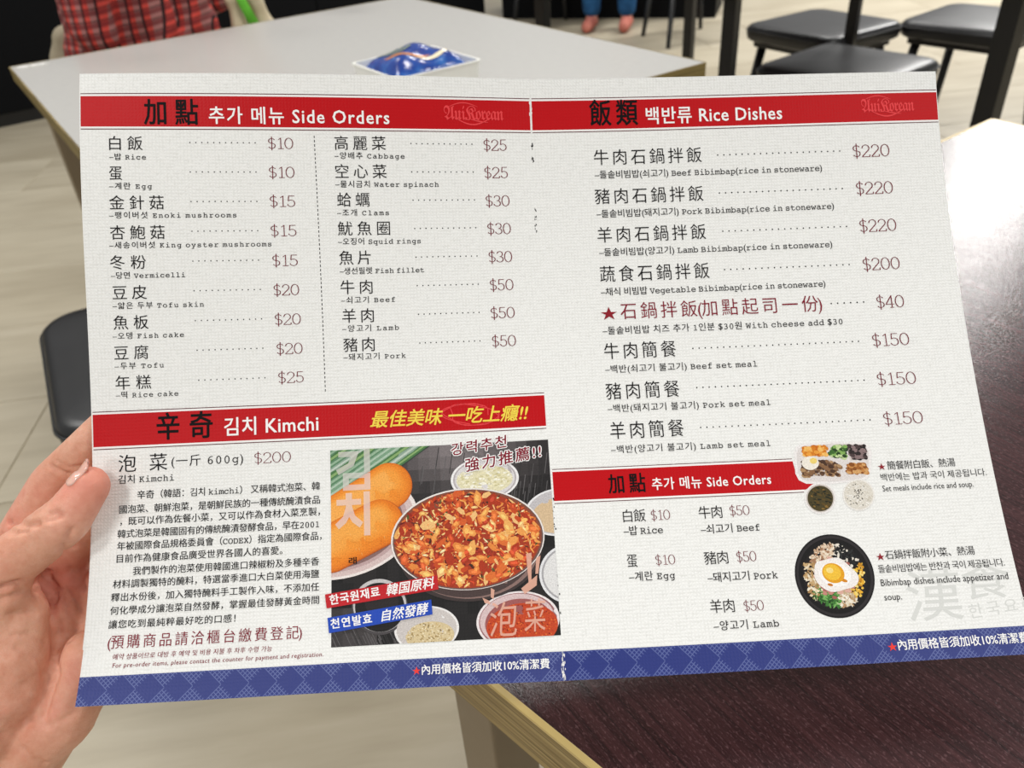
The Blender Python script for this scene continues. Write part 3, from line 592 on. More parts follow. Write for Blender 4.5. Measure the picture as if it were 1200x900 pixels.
# --- printed writing: (style, text, u0, v0, u1, v1, glyph height), millimetres on the sheet, v at the middle of the glyphs
PRINT = [
    ('title', '加 點', 28.51, 18.41, 52.46, 18.41, 11.17),
    ('white', '추가 메뉴 Side Orders', 57.4, 19.81, 140.59, 19.81, 7.61),
    ('title', '飯 類', 239.51, 17.25, 263.59, 17.25, 11.9),
    ('white', '백반류 Rice Dishes', 267.82, 19.13, 336.94, 19.13, 7.96),
    ('logo', 'LOGO', 166.95, 17.39, 196.35, 17.39, 6.2),
    ('logo', 'LOGO', 378.0, 17.16, 405.58, 17.16, 6.15),
    ('title', '辛 奇', 29.28, 164.34, 54.38, 164.34, 11.43),
    ('white', '김치 Kimchi', 59.8, 165.7, 102.88, 165.7, 7.96),
    ('yellow', '最佳美味 一吃上癮!!', 127.06, 165.32, 201.34, 165.32, 7.31),
    ('title', '加 點', 236.51, 201.19, 253.7, 201.19, 8.32),
    ('white', '추가 메뉴 Side Orders', 256.81, 202.09, 312.8, 202.09, 5.35),
    ('item', '白 飯', 12.76, 32.99, 27.34, 32.99, 6.16),
    ('sub', '-밥 Rice', 12.59, 39.21, 28.64, 39.21, 3.01),
    ('dots', 12, 48.34, 32.49, 77.76, 32.49, 0.6),
    ('price', '$10', 83.59, 32.7, 95.14, 32.7, 5.42),
    ('item', '蛋', 12.36, 46.84, 17.93, 46.84, 6.12),
    ('sub', '-계란 Egg', 12.16, 52.75, 30.79, 52.75, 3.0),
    ('dots', 12, 48.03, 46.21, 77.62, 46.21, 0.6),
    ('price', '$10', 83.46, 46.35, 95.22, 46.35, 5.44),
    ('item', '金 針 菇', 11.88, 60.5, 35.76, 60.5, 6.11),
    ('sub', '-팽이버섯 Enoki mushrooms', 11.66, 66.23, 67.97, 66.23, 3.01),
    ('dots', 12, 47.89, 60.02, 77.5, 60.02, 0.6),
    ('price', '$15', 83.34, 60.05, 95.11, 60.05, 5.46),
    ('item', '杏 鮑 菇', 11.7, 74.24, 35.62, 74.24, 6.11),
    ('sub', '-새송이버섯 King oyster mushrooms', 11.09, 80.03, 83.43, 80.03, 3.02),
    ('dots', 12, 47.76, 73.86, 77.4, 73.86, 0.6),
    ('price', '$15', 83.24, 73.98, 95.22, 73.98, 5.47),
    ('item', '冬 粉', 11.11, 87.99, 26.8, 87.99, 6.09),
    ('sub', '-당면 Vermicelli', 11.22, 93.94, 43.97, 93.94, 3.0),
    ('dots', 12, 47.62, 87.8, 77.32, 87.8, 0.6),
    ('price', '$15', 83.55, 88.14, 95.35, 88.14, 5.48),
    ('item', '豆 皮', 11.62, 101.91, 26.62, 101.91, 6.09),
    ('sub', '-얇은 두부 Tofu skin', 11.36, 107.86, 51.91, 107.86, 3.0),
    ('dots', 12, 47.71, 101.67, 77.66, 101.67, 0.6),
    ('price', '$20', 83.71, 102.12, 95.51, 102.12, 5.48),
    ('item', '魚 板', 11.39, 115.7, 26.85, 115.7, 6.09),
    ('sub', '-오뎅 Fish cake', 10.76, 121.76, 42.45, 121.76, 3.0),
    ('dots', 12, 47.82, 115.62, 77.84, 115.62, 0.6),
    ('price', '$20', 83.89, 116.09, 95.9, 116.09, 5.47),
    ('item', '豆 腐', 11.2, 129.62, 26.36, 129.62, 6.09),
    ('sub', '-두부 Tofu', 11.16, 135.58, 33.04, 135.58, 2.99),
    ('dots', 12, 48.18, 129.46, 78.06, 129.46, 0.6),
    ('price', '$20', 84.32, 130.05, 96.33, 130.05, 5.46),
    ('item', '年 糕', 11.27, 143.36, 27.08, 143.36, 6.09),
    ('sub', '-떡 Rice cake', 11.28, 148.93, 39.21, 148.93, 2.99),
    ('dots', 12, 48.59, 143.44, 78.72, 143.44, 0.6),
    ('price', '$25', 84.79, 143.66, 96.6, 143.66, 5.44),
    ('item', '高 麗 菜', 114.36, 32.36, 138.51, 32.36, 6.3),
    ('sub', '-양배추 Cabbage', 114.14, 38.28, 147.27, 38.28, 3.11),
    ('dots', 12, 150.55, 32.3, 180.2, 32.3, 0.62),
    ('price', '$25', 185.86, 32.68, 197.29, 32.68, 5.67),
    ('item', '空 心 菜', 114.26, 45.88, 138.44, 45.88, 6.34),
    ('sub', '-물시금치 Water spinach', 114.05, 51.91, 163.24, 51.91, 3.13),
    ('dots', 12, 150.48, 45.99, 180.32, 45.99, 0.63),
    ('price', '$25', 185.77, 46.25, 197.39, 46.25, 5.71),
    ('item', '蛤 蠣', 114.58, 59.46, 129.85, 59.46, 6.36),
    ('sub', '-조개 Clams', 114.36, 65.6, 138.84, 65.6, 3.13),
    ('dots', 12, 150.6, 59.73, 180.42, 59.73, 0.63),
    ('price', '$30', 185.85, 60.28, 197.65, 60.28, 5.73),
    ('item', '魷 魚 圈', 114.5, 73.34, 139.1, 73.34, 6.39),
    ('sub', '-오징어 Squid rings', 114.3, 79.49, 153.58, 79.49, 3.15),
    ('dots', 12, 150.93, 73.56, 180.5, 73.56, 0.63),
    ('price', '$30', 186.11, 74.15, 197.67, 74.15, 5.75),
    ('item', '魚 片', 114.64, 87.46, 129.5, 87.46, 6.38),
    ('sub', '-생선필렛 Fish fillet', 114.64, 93.7, 154.71, 93.7, 3.15),
    ('dots', 12, 151.04, 87.55, 180.54, 87.55, 0.63),
    ('price', '$30', 186.14, 88.17, 197.64, 88.17, 5.75),
    ('item', '牛 肉', 114.8, 101.59, 129.85, 101.59, 6.38),
    ('sub', '-쇠고기 Beef', 114.81, 107.75, 140.37, 107.75, 3.13),
    ('dots', 12, 151.16, 101.54, 180.57, 101.54, 0.63),
    ('price', '$50', 186.14, 102.19, 197.58, 102.19, 5.74),
    ('item', '羊 肉', 115.19, 115.39, 130.03, 115.39, 6.37),
    ('sub', '-양고기 Lamb', 115.02, 121.41, 141.75, 121.41, 3.13),
    ('dots', 12, 151.28, 115.51, 180.37, 115.51, 0.63),
    ('price', '$50', 185.91, 116.07, 197.5, 116.07, 5.71),
    ('item', '豬 肉', 115.4, 129.32, 130.01, 129.32, 6.35),
    ('sub', '-돼지고기 Pork', 115.25, 135.07, 144.54, 135.07, 3.11),
    ('dots', 12, 151.4, 129.52, 180.16, 129.52, 0.62),
    ('price', '$50', 185.88, 129.98, 197.4, 129.98, 5.67),
    ('item', '牛 肉 石 鍋 拌 飯', 240.69, 39.48, 294.9, 39.48, 7.33),
    ('sub', '-돌솥비빔밥(쇠고기) Beef Bibimbap(rice in stoneware)', 240.71, 48.09, 355.59, 48.09, 3.83),
    ('dots', 21, 303.1, 39.84, 365.42, 39.84, 0.74),
    ('price', '$220', 371.97, 40.21, 390.9, 40.21, 6.61),
    ('item', '豬 肉 石 鍋 拌 飯', 240.14, 59.16, 294.54, 59.16, 7.37),
    ('sub', '-돌솥비빔밥(돼지고기) Pork Bibimbap(rice in stoneware)', 240.51, 67.87, 360.0, 67.87, 3.83),
    ('dots', 21, 302.73, 59.23, 365.13, 59.23, 0.74),
    ('price', '$220', 372.08, 59.51, 390.87, 59.51, 6.62),
    ('item', '羊 肉 石 鍋 拌 飯', 240.31, 78.69, 294.44, 78.69, 7.37),
    ('sub', '-돌솥비빔밥(양고기) Lamb Bibimbap(rice in stoneware)', 240.63, 87.44, 357.22, 87.44, 3.82),
    ('dots', 21, 303.0, 78.81, 365.43, 78.81, 0.74),
    ('price', '$220', 371.91, 78.93, 390.53, 78.93, 6.6),
    ('item', '蔬 食 石 鍋 拌 飯', 240.34, 98.55, 294.56, 98.55, 7.56),
    ('sub', '-채식 비빔밥 Vegetable Bibimbap(rice in stoneware)', 240.17, 107.43, 351.63, 107.43, 3.8),
    ('dots', 21, 302.23, 98.41, 364.62, 98.41, 0.74),
    ('price', '$200', 371.44, 98.7, 389.87, 98.7, 6.55),
    ('item', '牛 肉 簡 餐', 239.71, 137.23, 274.67, 137.23, 7.62),
    ('sub', '-백반(쇠고기 불고기) Beef set meal', 239.44, 146.11, 313.44, 146.11, 3.7),
    ('dots', 28, 283.01, 137.42, 364.41, 137.42, 0.72),
    ('price', '$150', 371.14, 137.34, 389.19, 137.34, 6.4),
    ('item', '豬 肉 簡 餐', 239.0, 157.0, 274.43, 157.0, 7.71),
    ('sub', '-백반(돼지고기 불고기) Pork set meal', 239.14, 165.33, 317.6, 165.33, 3.64),
    ('dots', 28, 282.93, 156.84, 364.37, 156.84, 0.71),
    ('price', '$150', 370.61, 156.79, 389.5, 156.79, 6.3),
    ('item', '羊 肉 簡 餐', 239.47, 176.07, 274.53, 176.07, 7.77),
    ('sub', '-백반(양고기 불고기) Lamb set meal', 239.11, 185.03, 315.01, 185.03, 3.56),
    ('dots', 28, 282.69, 176.29, 364.28, 176.29, 0.7),
    ('price', '$150', 370.66, 176.2, 389.55, 176.2, 6.18),
    ('star', '★', 239.43, 118.23, 247.38, 118.23, 6.42),
    ('redline', '石 鍋 拌 飯(加 點 起 司 一 份)', 249.11, 117.53, 348.77, 117.53, 7.73),
    ('dots', 6, 353.4, 117.82, 369.53, 117.82, 0.78),
    ('price', '$40', 375.84, 118.21, 389.42, 118.21, 6.48),
    ('sub', '-돌솥비빔밥 치즈 추가 1인분 $30원 With cheese add $30', 239.64, 126.93, 357.79, 126.93, 3.76),
    ('item', '白飯', 241.89, 216.19, 252.38, 216.19, 5.43),
    ('price', '$10', 254.81, 216.38, 263.66, 216.38, 4.66),
    ('sub', '-밥 Rice', 241.54, 222.88, 259.57, 222.88, 4.03),
    ('item', '牛肉', 277.08, 216.23, 287.96, 216.23, 5.45),
    ('price', '$50', 291.58, 216.0, 300.77, 216.0, 4.68),
    ('sub', '-쇠고기 Beef', 277.05, 223.81, 304.43, 223.81, 4.04),
    ('item', '蛋', 241.81, 236.32, 246.47, 236.32, 5.45),
    ('price', '$10', 254.74, 236.54, 263.71, 236.54, 4.51),
    ('sub', '-계란 Egg', 242.02, 243.27, 262.8, 243.27, 3.9),
    ('item', '豬肉', 276.98, 236.76, 287.95, 236.76, 5.47),
    ('price', '$50', 291.87, 236.87, 300.91, 236.87, 4.72),
    ('sub', '-돼지고기 Pork', 277.41, 245.33, 309.4, 245.33, 4.09),
    ('item', '羊肉', 276.88, 257.87, 287.85, 257.87, 5.45),
    ('price', '$50', 292.01, 258.37, 300.95, 258.37, 4.55),
    ('sub', '-양고기 Lamb', 277.28, 266.13, 306.52, 266.13, 3.94),
    ('star', '★', 364.19, 198.85, 367.84, 198.85, 3.21),
    ('note', '簡餐附白飯、熱湯', 368.7, 198.55, 400.87, 198.55, 3.82),
    ('note', '백반에는 밥과 국이 제공됩니다.', 364.71, 203.97, 414.49, 203.97, 3.39),
    ('narrow', 'Set meals include rice and soup.', 364.58, 209.18, 407.36, 209.18, 2.69),
    ('star', '★', 355.76, 240.0, 359.7, 240.0, 3.41),
    ('note', '石鍋拌飯附小菜、熱湯', 360.0, 239.49, 401.23, 239.49, 3.79),
    ('note', '돌솥비빔밥에는 반찬과 국이 제공됩니다.', 355.64, 245.51, 413.48, 245.51, 3.38),
    ('narrow', 'Bibimbap dishes include appetizer and', 355.59, 251.55, 413.67, 251.55, 2.9),
    ('narrow', 'soup.', 355.83, 257.83, 363.8, 257.83, 2.87),
    ('mark', '한국요리', 392.6, 266.21, 422.51, 263.46, 5.81),
    ('mark', '漢', 365.8, 258.45, 391.42, 258.45, 20.58),
    ('mark', '食', 392.68, 253.18, 414.42, 253.18, 14.87),
    ('item', '泡  菜', 11.78, 180.48, 33.72, 180.48, 7.41),
    ('item', '(一斤 600g)', 35.65, 180.37, 68.2, 180.37, 4.9),
    ('price', '$200', 73.27, 180.75, 90.07, 180.75, 5.13),
    ('sub', '김치 Kimchi', 11.74, 187.63, 36.78, 187.63, 3.7),
    ('para', '辛奇（韓語：김치 kimchi） 又稱韓式泡菜、韓', 20.22, 194.96, 103.24, 194.96, 3.58),
    ('para', '國泡菜、朝鮮泡菜，是朝鮮民族的一種傳統醃漬食品', 12.2, 201.24, 103.18, 201.24, 3.56),
    ('para', '，既可以作為佐餐小菜，又可以作為食材入菜烹製，', 12.67, 206.61, 103.14, 206.61, 3.55),
    ('para', '韓式泡菜是韓國固有的傳統醃漬發酵食品，早在2001', 11.65, 212.23, 102.71, 212.23, 3.53),
    ('para', '年被國際食品規格委員會（CODEX）指定為國際食品，', 11.62, 217.68, 103.85, 217.68, 3.51),
    ('para', '目前作為健康食品廣受世界各國人的喜愛。', 11.64, 223.26, 86.05, 223.26, 3.49),
    ('para', '我們製作的泡菜使用韓國進口辣椒粉及多種辛香', 19.13, 229.01, 102.66, 229.01, 3.47),
    ('para', '材料調製獨特的醃料，特選當季進口大白菜使用海鹽', 10.49, 234.49, 102.67, 234.49, 3.44),
    ('para', '釋出水份後，加入獨特醃料手工製作入味，不添加任', 10.1, 240.24, 102.68, 240.24, 3.42),
    ('para', '何化學成分讓泡菜自然發酵，掌握最佳發酵黃金時間', 10.15, 245.97, 102.71, 245.97, 3.39),
    ('para', '讓您吃到最純粹最好吃的口感！', 9.9, 251.93, 65.6, 251.93, 3.36),
    ('redline', '(預 購 商 品 請 洽 櫃 台 繳 費 登 記)', 10.26, 259.44, 95.26, 259.44, 5.42),
    ('redsmall', '예약 상품이므로 대방 후 예약 및 비용 지불 후 차후 수령 가능', 13.14, 265.67, 82.24, 265.67, 2.32),
    ('rednarrow', 'For pre-order items, please contact the counter for payment and registration.', 13.37, 269.23, 104.82, 269.23, 1.85),
    ('footstar', '★', 144.08, 278.27, 147.65, 278.27, 3.35),
    ('foot', '內用價格皆須加收10%清潔費', 148.22, 278.12, 204.13, 278.12, 3.93),
    ('footstar', '★', 352.77, 278.88, 356.97, 278.88, 3.7),
    ('foot', '內用價格皆須加收10%清潔費', 357.45, 278.42, 415.7, 278.42, 4.17),
]
PHOTO_PRINT = [
    ('capred', '강력추천', 164.44, 181.46, 190.55, 178.61, 5.43),
    ('capred', '強力推薦!!', 170.51, 189.2, 206.22, 184.15, 5.79),
    ('capwhite', '한국원재료', 107.57, 246.45, 129.93, 243.75, 4.08),
    ('capbrush', '韓国原料', 132.89, 243.54, 154.62, 241.17, 4.65),
    ('capwhite', '천연발효', 108.11, 256.78, 126.37, 255.2, 4.02),
    ('capbrush', '自然發酵', 130.46, 254.5, 152.02, 252.16, 4.58),
    ('veil', '김', 110.78, 188.49, 126.54, 188.49, 17.39),
    ('veil', '치', 110.14, 208.82, 126.17, 208.82, 17.84),
    ('veil2', '泡', 178.86, 258.9, 190.99, 258.9, 13.76),
    ('veil2', '菜', 194.07, 257.87, 203.88, 257.87, 13.02),
    ('plate', '래', 116.19, 229.66, 119.67, 229.66, 3.03),
]

LOGO = ''.join(map(chr, (0x1D56C, 0x1D58E+0x0c, 0x1D58E, 0x1D576, 0x1D594, 0x1D597, 0x1D58A, 0x1D586, 0x1D593)))
def mono(s):
    out = ''
    for ch in s:
        if 'A' <= ch <= 'Z': out += chr(0x1D670+ord(ch)-65)
        elif 'a' <= ch <= 'z': out += chr(0x1D68A+ord(ch)-97)
        elif '0' <= ch <= '9': out += chr(0x1D7F6+ord(ch)-48)
        else: out += ch
    return out
# style: material, part name, (reference glyph height, centre), stroke offset, shear, slab letters
CJK, LAT, DIG = (.86, .365), (.682, .341), (.66, .31)
STYLE = {'title': ('black', 'title_text', CJK, .013, 0, 0), 'white': ('white', 'title_text', CJK, .013, 0, 0), 'yellow': ('yellow', 'title_text', CJK, .016, .25, 0),
         'item': ('soft_black', 'item_text', CJK, -.002, 0, 1), 'sub': ('soft_black', 'item_text', CJK, .004, 0, 1), 'price': ('price', 'price_text', DIG, -.006, 0, 1),
         'redline': ('wine', 'notice_text', CJK, -.002, 0, 1), 'redsmall': ('wine', 'notice_text', CJK, 0, .1, 1), 'rednarrow': ('wine', 'notice_text', LAT, 0, .1, 0),
         'para': ('soft_black', 'paragraph_text', CJK, .004, 0, 1), 'note': ('soft_black', 'note_text', CJK, 0, 0, 1), 'narrow': ('soft_black', 'note_text', LAT, 0, 0, 0),
         'star': ('star', 'star', (.83, .4), 0, 0, 0), 'footstar': ('footstar', 'star', (.83, .4), 0, 0, 0), 'foot': ('white', 'footer_text', CJK, .012, 0, 0),
         'mark': ('mark', 'watermark', CJK, 0, .1, 0), 'logo': ('logo', 'logo', LAT, 0, 0, 0),
         'capred': ('wine', 'caption_text', CJK, .014, .15, 0), 'capwhite': ('white', 'caption_text', CJK, .022, 0, 0), 'capbrush': ('white', 'caption_text', CJK, .016, .25, 0),
         'veil': ('veil', 'overlay_text', CJK, 0, 0, 0), 'veil2': ('veil2', 'overlay_text', CJK, 0, .1, 0), 'plate': ('black', 'overlay_text', CJK, .01, 0, 0),
         'halo': ('white', 'caption_halo', CJK, .085, .15, 0)}
XS = {'title': .84, 'white': .93}
def make_text(body, offset, shear, spacing=1.0):
    c = bpy.data.curves.new('txt', 'FONT'); c.body = body; c.size = 1.0; c.resolution_u = 2; c.offset = offset; c.shear = shear; c.space_character = spacing; c.dimensions = '2D'; c.fill_mode = 'FRONT'
    return link('txt', c)
def text_arrays(objs):
    bpy.context.view_layer.update(); dg = bpy.context.evaluated_depsgraph_get(); out, gone = [], []
    for o in objs:
        me = bpy.data.meshes.new_from_object(o.evaluated_get(dg)); co = get_co(me)
        out.append((co[:, :2].copy(), [tuple(p.vertices) for p in me.polygons])); gone += [me, o, o.data]
    bpy.data.batch_remove(gone)
    return out
def _arc(cx, cy, rx, ry, a0, a1, n=14): return [(cx+rx*math.cos(math.radians(t)), cy+ry*math.sin(math.radians(t))) for t in np.linspace(a0, a1, n)]
# thin slab-serif figures drawn as pen strokes in a box one unit high
FIG = {'0': [_arc(.36, .5, .34, .5, 0, 360, 28)], '1': [[(.14, .84), (.36, 1.0), (.36, 0)], [(.12, 0), (.60, 0)]],
       '2': [_arc(.34, .72, .29, .28, 175, -28, 16)+[(.03, .02)], [(.03, 0), (.66, 0), (.68, .16)]],
       '3': [_arc(.32, .755, .26, .245, 165, -90, 16), _arc(.32, .26, .31, .26, 90, -165, 18)], '4': [[(.52, 0), (.52, 1), (.02, .28), (.70, .28)], [(.36, 0), (.66, 0)]],
       '5': [[(.60, 1), (.14, 1), (.10, .56)]+_arc(.32, .31, .31, .31, 130, -160, 18)],
       '$': [_arc(.33, .73, .27, .22, 30, 262, 16)+_arc(.33, .27, .29, .24, 82, -150, 16), [(.33, 1.12), (.33, -.14)]]}
ADV = {'0': .84, '1': .70, '2': .80, '3': .76, '4': .82, '5': .78, '$': .76}
def price(e, parent):
    pr = Print(.2); adv = sum(ADV[c] for c in e[1])-.1; sc_ = (e[4]-e[2])/adv; hh = e[6]*.92; x = 0.0; w = .031*hh
    for c in e[1]:
        for st_ in FIG[c]:
            q_ = [np.array((e[2]+(x+a)*sc_, e[3]+(.5-b)*hh)) for a, b in st_]
            for a, b in zip(q_, q_[1:]):
                d = (b-a)/max(1e-6, np.linalg.norm(b-a)); n_ = np.array([-d[1], d[0]])*w*(1.25 if abs(d[1]) > .7 else .8); a, b = a-d*w*.5, b+d*w*.5
                pr.poly([tuple(a-n_), tuple(b-n_), tuple(b+n_), tuple(a+n_)])
        x += ADV[c]
    pr.build('price_text', M['price'], parent)
def write(entries, parent_of, off_of):
    ents = [e for e in entries if e[0] not in ('dots', 'price')]; strs = []
    for e in ents:
        mt, nm, ref, of, sh, slab = STYLE[e[0]]; strs.append(LOGO if e[0] == 'logo' else (mono(e[1].replace('-', chr(0x2013), 1) if e[0] == 'sub' else e[1]) if slab else e[1]))
    first = text_arrays([make_text(s, (.03 if e[0] == 'veil' else min(0, STYLE[e[0]][3])), STYLE[e[0]][4]) for e, s in zip(ents, strs)]); sps = []
    for e, s, (co, f) in zip(ents, strs, first):             # letter spacing that fills the printed length
        ref = STYLE[e[0]][2]; size = e[6]/ref[0]; L = math.hypot(e[4]-e[2], e[5]-e[3]); w = co[:, 0].max()-co[:, 0].min()
        L /= XS.get(e[0], 1.0); sps.append(min(2.4, max(1.0 if 'narrow' in e[0] else .88, (L/size-.7)/max(.1, w-.7))) if len(s) > 1 else 1.0)
    second = text_arrays([make_text(s, (.03 if e[0] == 'veil' else min(0, STYLE[e[0]][3])), STYLE[e[0]][4], sp) for e, s, sp in zip(ents, strs, sps)])
    for e, (co, f) in zip(ents, second):
        mt, nm, ref, of, sh, slab = STYLE[e[0]]; size = e[6]/ref[0]; L = math.hypot(e[4]-e[2], e[5]-e[3])
        x0, x1 = co[:, 0].min(), co[:, 0].max(); sx = L/(x1-x0); x = (co[:, 0]-x0)*sx; y = (co[:, 1]-ref[1])*size
        ct, sn = (e[4]-e[2])/L, (e[5]-e[3])/L
        u = e[2]+x*ct+y*sn; v = e[3]+x*sn-y*ct
        if of > 0:                                           # heavier strokes: the glyphs overprinted a hair apart
            n0 = len(u); ring = [(math.cos(2*PI*k/6)*of*size, math.sin(2*PI*k/6)*of*size) for k in range(6)]
            f = [tuple(i+n0*k for i in t) for k in range(6) for t in f]; u, v = np.concatenate([u+a for a, b in ring]), np.concatenate([v+b for a, b in ring])
            off = np.repeat(off_of(e)+.004*np.arange(6), n0)
        else: off = off_of(e)
        P = rel(sheet(u, v, off))
        mesh_obj(nm, P, f, M[mt], parent_of(e), uv=np.stack([u, v], 1))
    for e in entries:
        if e[0] == 'price': price(e, parent_of(e))
        if e[0] != 'dots': continue
        pr = Print(.1); n = e[1]; r = e[6]*.5
        for k in range(n):
            cu = e[2]+(e[4]-e[2])*k/(n-1); pr.poly([(cu+r*math.cos(t), e[3]+r*math.sin(t)) for t in np.linspace(0, 2*PI, 8, endpoint=False)])
        pr.build('leader_dots', M['soft_black'], parent_of(e))
write(PRINT, lambda e: left if e[2] < 209 else right, lambda e: .05 if e[0] == 'mark' else .2)
# swashes around the two blackletter logos
for cu, cv in ((181.5, 17.4), (391.5, 17.2)):
    par = left if cu < 200 else right; sw = Print(.18)
    def stroke(pts, w):
        for i in range(len(pts)-1):
            a, b = np.array(pts[i]), np.array(pts[i+1]); d = b-a; n_ = np.array([-d[1], d[0]])/max(1e-6, np.linalg.norm(d))*w*(.35+.65*math.sin(PI*(i+.5)/(len(pts)-1)))
            sw.poly([tuple(a-n_), tuple(b-n_), tuple(b+n_), tuple(a+n_)])
    stroke([(cu-9+18*t, cv+2.2+3.2*math.sin(PI*t*1.05)) for t in np.linspace(0, 1, 14)], .35)
    stroke([(cu-2+9*t, cv+2.6+3.0*t-1.4*t*t) for t in np.linspace(0, 1, 10)], .3)
    stroke([(cu-12+14*t, cv-3.2-1.9*math.sin(PI*t)) for t in np.linspace(0, 1, 12)], .28)
    sw.build('logo_swash', M['logo'], par)
# pale swash behind the yellow writing
sw = Print(.1)
for ph in (0, .7, 1.6):
    pts = [(174+12*math.cos(t+ph)*(1+.3*math.sin(2*t)), 165+5.2*math.sin(t+ph*1.3)) for t in np.linspace(0, 5.5, 40)]
    for i in range(39):
        a, b = np.array(pts[i]), np.array(pts[i+1]); d = b-a; n_ = np.array([-d[1], d[0]])/max(1e-6, np.linalg.norm(d))*.2
        sw.poly([tuple(a-n_), tuple(b-n_), tuple(b+n_), tuple(a+n_)])
sw.build('logo_swash', M['logo'], left)

# --- the kimchi photograph printed on the left page
def H(c): return hexc(c)
CL = (108.2, 209.8, 178.9, 266.7)
ph = Print(.06, CL); rng = random.Random(21)
nx, ny = 20, 16
for i in range(nx):
    for j in range(ny):
        u0, u1 = CL[0]+(CL[1]-CL[0])*i/nx, CL[0]+(CL[1]-CL[0])*(i+1)/nx; v0, v1 = CL[2]+(CL[3]-CL[2])*j/ny, CL[2]+(CL[3]-CL[2])*(j+1)/ny
        g = math.exp(-(((u0-165)/32)**2+((v0-180)/16)**2)); k = .09+.33*g+rng.uniform(-.02, .02)
        if v0 > 250 and u0 < 125: k += .1
        c = (k*1.02, k*.95, k*.96); ph.rect(u0, u1, v0, v1, tuple(x**2.0*1.25 for x in c)+(1,))
photo = ph.build('kimchi_photo', M['photo'], menu)
# wood grain streaks
q = Print(.075, CL)
for k in range(110):
    if k < 60: u, v = rng.uniform(150, 209), rng.uniform(179, 205)
    else: u, v = rng.uniform(108, 140), rng.uniform(250, 266)
    l = rng.uniform(4, 12); s_ = .35 if k < 60 else -.9; g = rng.choice((.08, .11, .03, .13)); q.poly([(u, v), (u+.35, v), (u+.35-s_*l*.5, v+l), (u-s_*l*.5, v+l)], (g, g*.93, g*.95, 1))
q.build('printed_wood_grain', M['photo'], photo)['kind'] = 'stuff'
def disc(name, layers, off): 
    q = Print(off, CL)
    for k, (e, c) in enumerate(layers): q.ell(e, H(c), off=off+.012*k)
    return q.build(name, M['photo'], photo)
def sc(e, s, du=0, dv=0): return (e[0]+du, e[1]+dv, e[2]*s, e[3]*s, e[4]*s, e[5]*s)
# scallions
q = Print(.16, CL)
for k in range(17):
    o = 0; w = rng.uniform(1.5, 2.3); d = np.array([44.4, -27.7]); d /= np.linalg.norm(d); n_ = np.array([-d[1], d[0]])
    b0 = np.array([100, 213-k*2.75]); b1 = b0+d*70
    c1, c2 = rng.choice((('#7fa486', '#b0c8b2'), ('#5f8a68', '#98b89a'), ('#8fa996', '#c2d0c2'), ('#4d7a48', '#8cb070')))
    fan = (k-7)*.012; b1 = b1+n_*fan*70*.3
    q.poly([tuple(b0-n_*w), tuple(b1-n_*w), tuple(b1+n_*w), tuple(b0+n_*w)], H('#33463a'), off=.185)
    q.poly([tuple(b0-n_*w*.85), tuple(b1-n_*w*.85), tuple(b1+n_*w*.7), tuple(b0+n_*w*.7)], H(c1), off=.19)
    q.poly([tuple(b0-n_*w*.3), tuple(b1-n_*w*.3), tuple(b1+n_*w*.2), tuple(b0+n_*w*.2)], H(c2), off=.195)
q.build('printed_scallions', M['photo'], photo)
PL = (112.8, 214.0, 34.8, -7.4, 5.8, 22.5)
disc('printed_plate', [(PL, '#f0e6e2'), (sc(PL, .95), '#d9c2bf'), (sc(PL, .86), '#c2a5a4'), (sc(PL, .8), '#8a6a68')], .13)
def capsule(a, b, r, shades, off, name):
    q = Print(off, CL); fine = []
    for (s0, c0_, x0, y0), (s1, c1_, x1, y1) in zip(shades, shades[1:]):
        for k in range(4): t = k/4; fine.append((s0+(s1-s0)*t, tuple(p_+(q_-p_)*t for p_, q_ in zip(H(c0_), H(c1_))), x0+(x1-x0)*t, y0+(y1-y0)*t))
    shades = fine; a, b = np.array(a), np.array(b); d = (b-a)/np.linalg.norm(b-a); th = math.atan2(d[1], d[0])
    for k, (s, col, du, dv) in enumerate(shades):
        rr = r*s; A, B = a+(du, dv), b+(du, dv)
        pts = [(B[0]+rr*math.cos(th-PI/2+t), B[1]+rr*math.sin(th-PI/2+t)) for t in np.linspace(0, PI, 18)]+[(A[0]+rr*math.cos(th+PI/2+t), A[1]+rr*math.sin(th+PI/2+t)) for t in np.linspace(0, PI, 18)]
        q.poly(pts, col, off=off+.003*k)
    for k in range(14):
        t = rng.uniform(.1, 1); o = rng.uniform(-.8, .8)*r; c0 = a+(b-a)*t+np.array([-d[1], d[0]])*o; l = rng.uniform(1, 3.2)
        q.poly([tuple(c0), tuple(c0+np.array([.3, .1])), tuple(c0+np.array([.5, l*.9]))], H('#fcc06a'), off=off+.08)
    q.build(name, M['photo'], photo)
capsule((107, 212.9), (135.1, 196.6), 10.7, [(1, '#c95f12', 0, 0), (.95, '#e87f1d', -.3, -.3), (.78, '#f4902a', -.8, -.9), (.55, '#f9a13c', -1.5, -1.6), (.3, '#fcb458', -2.2, -2.6)], .2, 'printed_carrot')
capsule((108.1, 223.8), (130.6, 213.4), 10.8, [(1, '#b8540f', 0, 0), (.95, '#e67a18', -.2, -.4), (.78, '#f28b24', -.6, -1.0), (.55, '#f79d38', -1.2, -1.9), (.3, '#fab050', -1.8, -2.8)], .28, 'printed_carrot')
GB = (179.4, 195.7, 15.8, -.2, .2, 9.9)
disc('printed_bowl', [(GB, '#f4f2f2'), (sc(GB, .93), '#b9b2b4'), (sc(GB, .88), '#dedada'), ((179.3, 196.1, 13, -.2, .2, 6.6), '#e6dfba')], .2)
q = Print(.26, CL)
